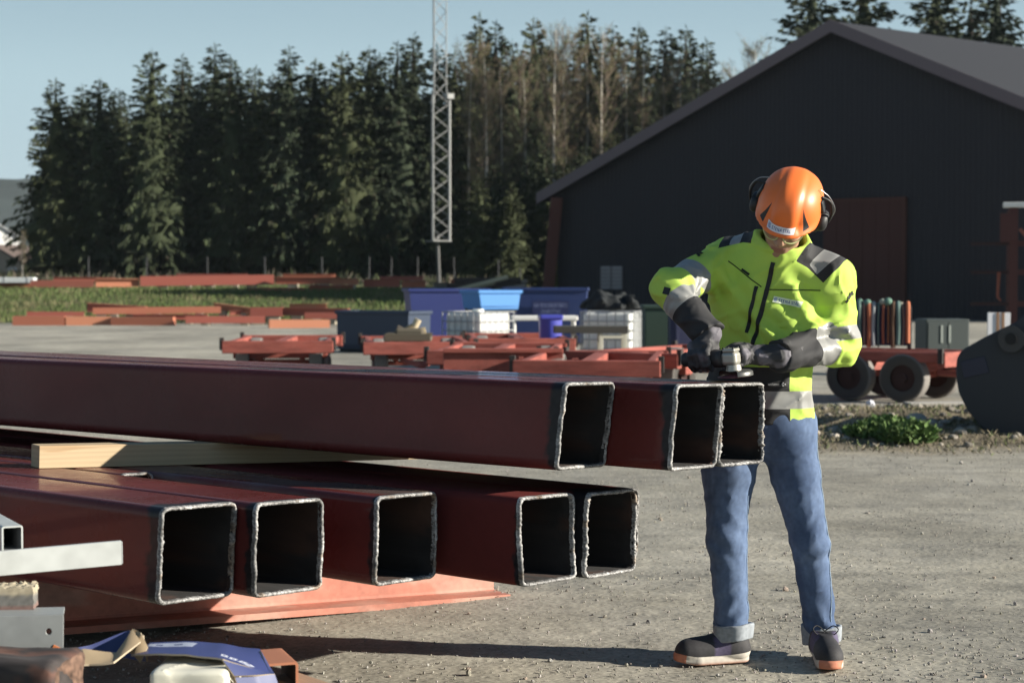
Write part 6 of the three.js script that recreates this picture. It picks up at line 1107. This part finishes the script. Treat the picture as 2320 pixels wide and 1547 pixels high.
  flap('top_panel', [[pw(305, 1476, 4.04), pw(340, 1456, 4.06), pw(420, 1452, 4.06), pw(500, 1457, 4.05), pw(588, 1470, 4.02)], [pw(296, 1482, 3.90), pw(335, 1480, 3.86), pw(420, 1482, 3.84), pw(505, 1492, 3.82), pw(618, 1530, 3.86)]], lm, kraft, lid);
  flap('side_panel', [[pw(505, 1494, 3.80), pw(560, 1512, 3.83), pw(612, 1524, 3.87), pw(590, 1474, 4.0)], [pw(530, 1530, 3.79), pw(575, 1529, 3.82), pw(622, 1527, 3.86), pw(600, 1490, 3.99)]], blueM, kraft, lid);
  flap('lower_panel', [[pw(532, 1534, 3.79), pw(580, 1532, 3.82), pw(622, 1528, 3.86)], [pw(550, 1590, 3.79), pw(600, 1590, 3.82), pw(640, 1580, 3.86)]], blueM, kraft, lid);
  const sack = surfaceNet((x, y, z) => { const q = [Math.abs(x) - 0.075, Math.abs(y) - 0.055, Math.abs(z) - 0.09]; return Math.hypot(Math.max(q[0], 0), Math.max(q[1], 0), Math.max(q[2], 0)) + Math.min(0, Math.max(...q)) - 0.010 + 0.007 * noise(x * 9, y * 7, z * 9) - 0.003 * Math.max(0, 0.10 - Math.abs(noise(x * 12, y * 8 + 4, z * 12))) / 0.10; }, [-0.12, -0.1, -0.14], [0.12, 0.1, 0.14], 0.008);
  const sk = single('paper_sack', sack, std([0.62, 0.60, 0.50], 0.8), 'cream-white paper sack under the blue carton lid', 'sack'); sk.position.set(xAt(432, 3.83), top + 0.066, -3.87);
  const foil = surfaceNet((x, y, z) => Math.hypot(x * 1.0, y * 1.3, z) - 0.035 + 0.022 * noise(x * 30, y * 30 + 4, z * 30), [-0.07, -0.06, -0.07], [0.07, 0.06, 0.07], 0.005);
  const fo = single('plastic_film', foil, new THREE.MeshPhysicalMaterial({ color: col(0.62, 0.64, 0.67), roughness: 0.25, clearcoat: 0.6 }), 'crumpled shiny plastic film beside the white sack', 'plastic film'); fo.position.set(xAt(268, 3.72), top + 0.052, -3.72);
  // rusty channel and wood block at the end of the heap
  const rc = thing('rusty_channel', 'rust-orange hollow steel end behind the blue carton lid', 'steel offcut'); const ro = ringPoints(0.09, 0.105, 0.008, 4, 4), ri = ringPoints(0.078, 0.093, 0.004, 4, 4).map(([a, b]) => [a, b + 0.006]); const rust = std([0.33, 0.13, 0.07], 0.85);
  part(rc, 'wall', [loft([0, -0.16].map((z) => ro.map(([a, b]) => [a, b, z]))), loft([ro, ri].map((l) => l.map(([a, b]) => [a, b, 0])), true)], rust); part(rc, 'inside', loft([0, -0.16].map((z) => ri.map(([a, b]) => [a, b, z])), true), std([0.045, 0.022, 0.016], 0.9)); rc.position.set(xAt(628, 3.96), top + 0.004, -3.96); rc.rotation.y = 0.35;
  const wb = single('wood_block', plankGeo(0.08, 0.055, 0.16), std([0.34, 0.22, 0.14], 0.85, 0, { map: pineMap }), 'small brown wood block beside the rusty steel end', 'wood block'); wb.position.set(xAt(668, 3.97), top + 0.0285, -4.02); wb.rotation.y = -0.9;
}
// ------------------------------------------------------------------ stones and chips on the gravel
{
  const variants = []; for (let v = 0; v < 6; v++) { const g = new THREE.IcosahedronGeometry(1, 2), p = g.attributes.position; for (let k = 0; k < p.count; k++) { const x = p.getX(k), y = p.getY(k), z = p.getZ(k), q = 1 + 0.45 * noise(x * 1.3 + v * 7, y * 1.3, z * 1.3) + 0.12 * noise(x * 4 + v, y * 4, z * 4); p.setXYZ(k, x * q, y * q * 0.66, z * q); } variants.push(toCreasedNormals(g, 0.6)); }
  const tones = [[0.30, 0.29, 0.27], [0.22, 0.205, 0.185], [0.14, 0.135, 0.13], [0.34, 0.27, 0.22]].map((c) => std(c, 0.95));
  const spots = [[655, 1428, 7], [988, 1388, 7], [1145, 1402, 4], [1062, 1392, 6], [1248, 1500, 10], [1440, 1418, 9], [1472, 1412, 9], [1060, 1518, 9], [1140, 1498, 5], [1215, 1444, 5], [1422, 1320, 7], [1785, 1338, 11], [1765, 1337, 6], [1958, 1506, 13], [1940, 1484, 8], [2238, 1536, 12], [2115, 1378, 8], [1945, 1395, 7], [2010, 1446, 8], [2100, 1405, 7], [1630, 1532, 8], [1515, 1525, 6], [1330, 1535, 7], [880, 1535, 6], [1390, 1470, 5], [2045, 1520, 6], [2180, 1450, 6], [2260, 1310, 6], [1980, 1270, 5], [2070, 1180, 5], [1540, 1300, 6], [1500, 1180, 5], [2200, 1100, 6], [1960, 1120, 5], [1345, 1395, 6], [1190, 1540, 8]];
  spots.forEach(([px, py, s], i) => { const d = groundDepth(py), x = xAt(px, d), r = s / FOCAL * d * 0.62, m = single('stone', variants[i % 6], tones[i % 4], 'small loose stone lying on the gravel yard', 'stone', 'loose stones on the gravel'); m.scale.setScalar(r); m.position.set(x, r * 0.34 + 0.002, -d); m.rotation.set(rr(-0.3, 0.3), rr(0, 6), rr(-0.3, 0.3)); });
  const N = 50000, im = new THREE.InstancedMesh(new THREE.IcosahedronGeometry(1, 0), std([1, 1, 1], 0.95), N); im.name = 'gravel'; const M = new THREE.Matrix4(), Q = new THREE.Quaternion(), E = new THREE.Euler(), C = new THREE.Color();
  for (let i = 0; i < N; i++) {
    const d = 4.9 + 12 * Math.pow(rnd(), 1.7), x = rr(-0.34, 0.36) * d, dens = 0.45 + 1.6 * fbm(x * 0.7, d * 0.7, 21, 3);
    let r = 0.0015 + 0.0048 * Math.pow(rnd(), 3.2); if (rnd() < 0.010) r *= 2.4; if (rnd() > dens) r *= 0.5;
    E.set(rr(0, 6), rr(0, 6), rr(0, 6)); Q.setFromEuler(E); M.compose(V(x, r * 0.25 + 0.004 + Math.max(0, 0.004 * fbm(x * 2.2, d * 2.2, 0.5, 3)), -d), Q, V(r * rr(0.8, 1.4), r * rr(0.5, 0.9), r * rr(0.8, 1.3))); im.setMatrixAt(i, M);
    const k = rr(0.15, 0.38); im.setColorAt(i, C.setRGB(k, k * rr(0.88, 0.98), k * rr(0.74, 0.9)));
  }
  im.castShadow = im.receiveShadow = true; scene.add(im); tag(im, 'fine grit and chips strewn over the gravel yard', 'gravel', undefined, 'stuff');
}

renderer.render(scene, camera);
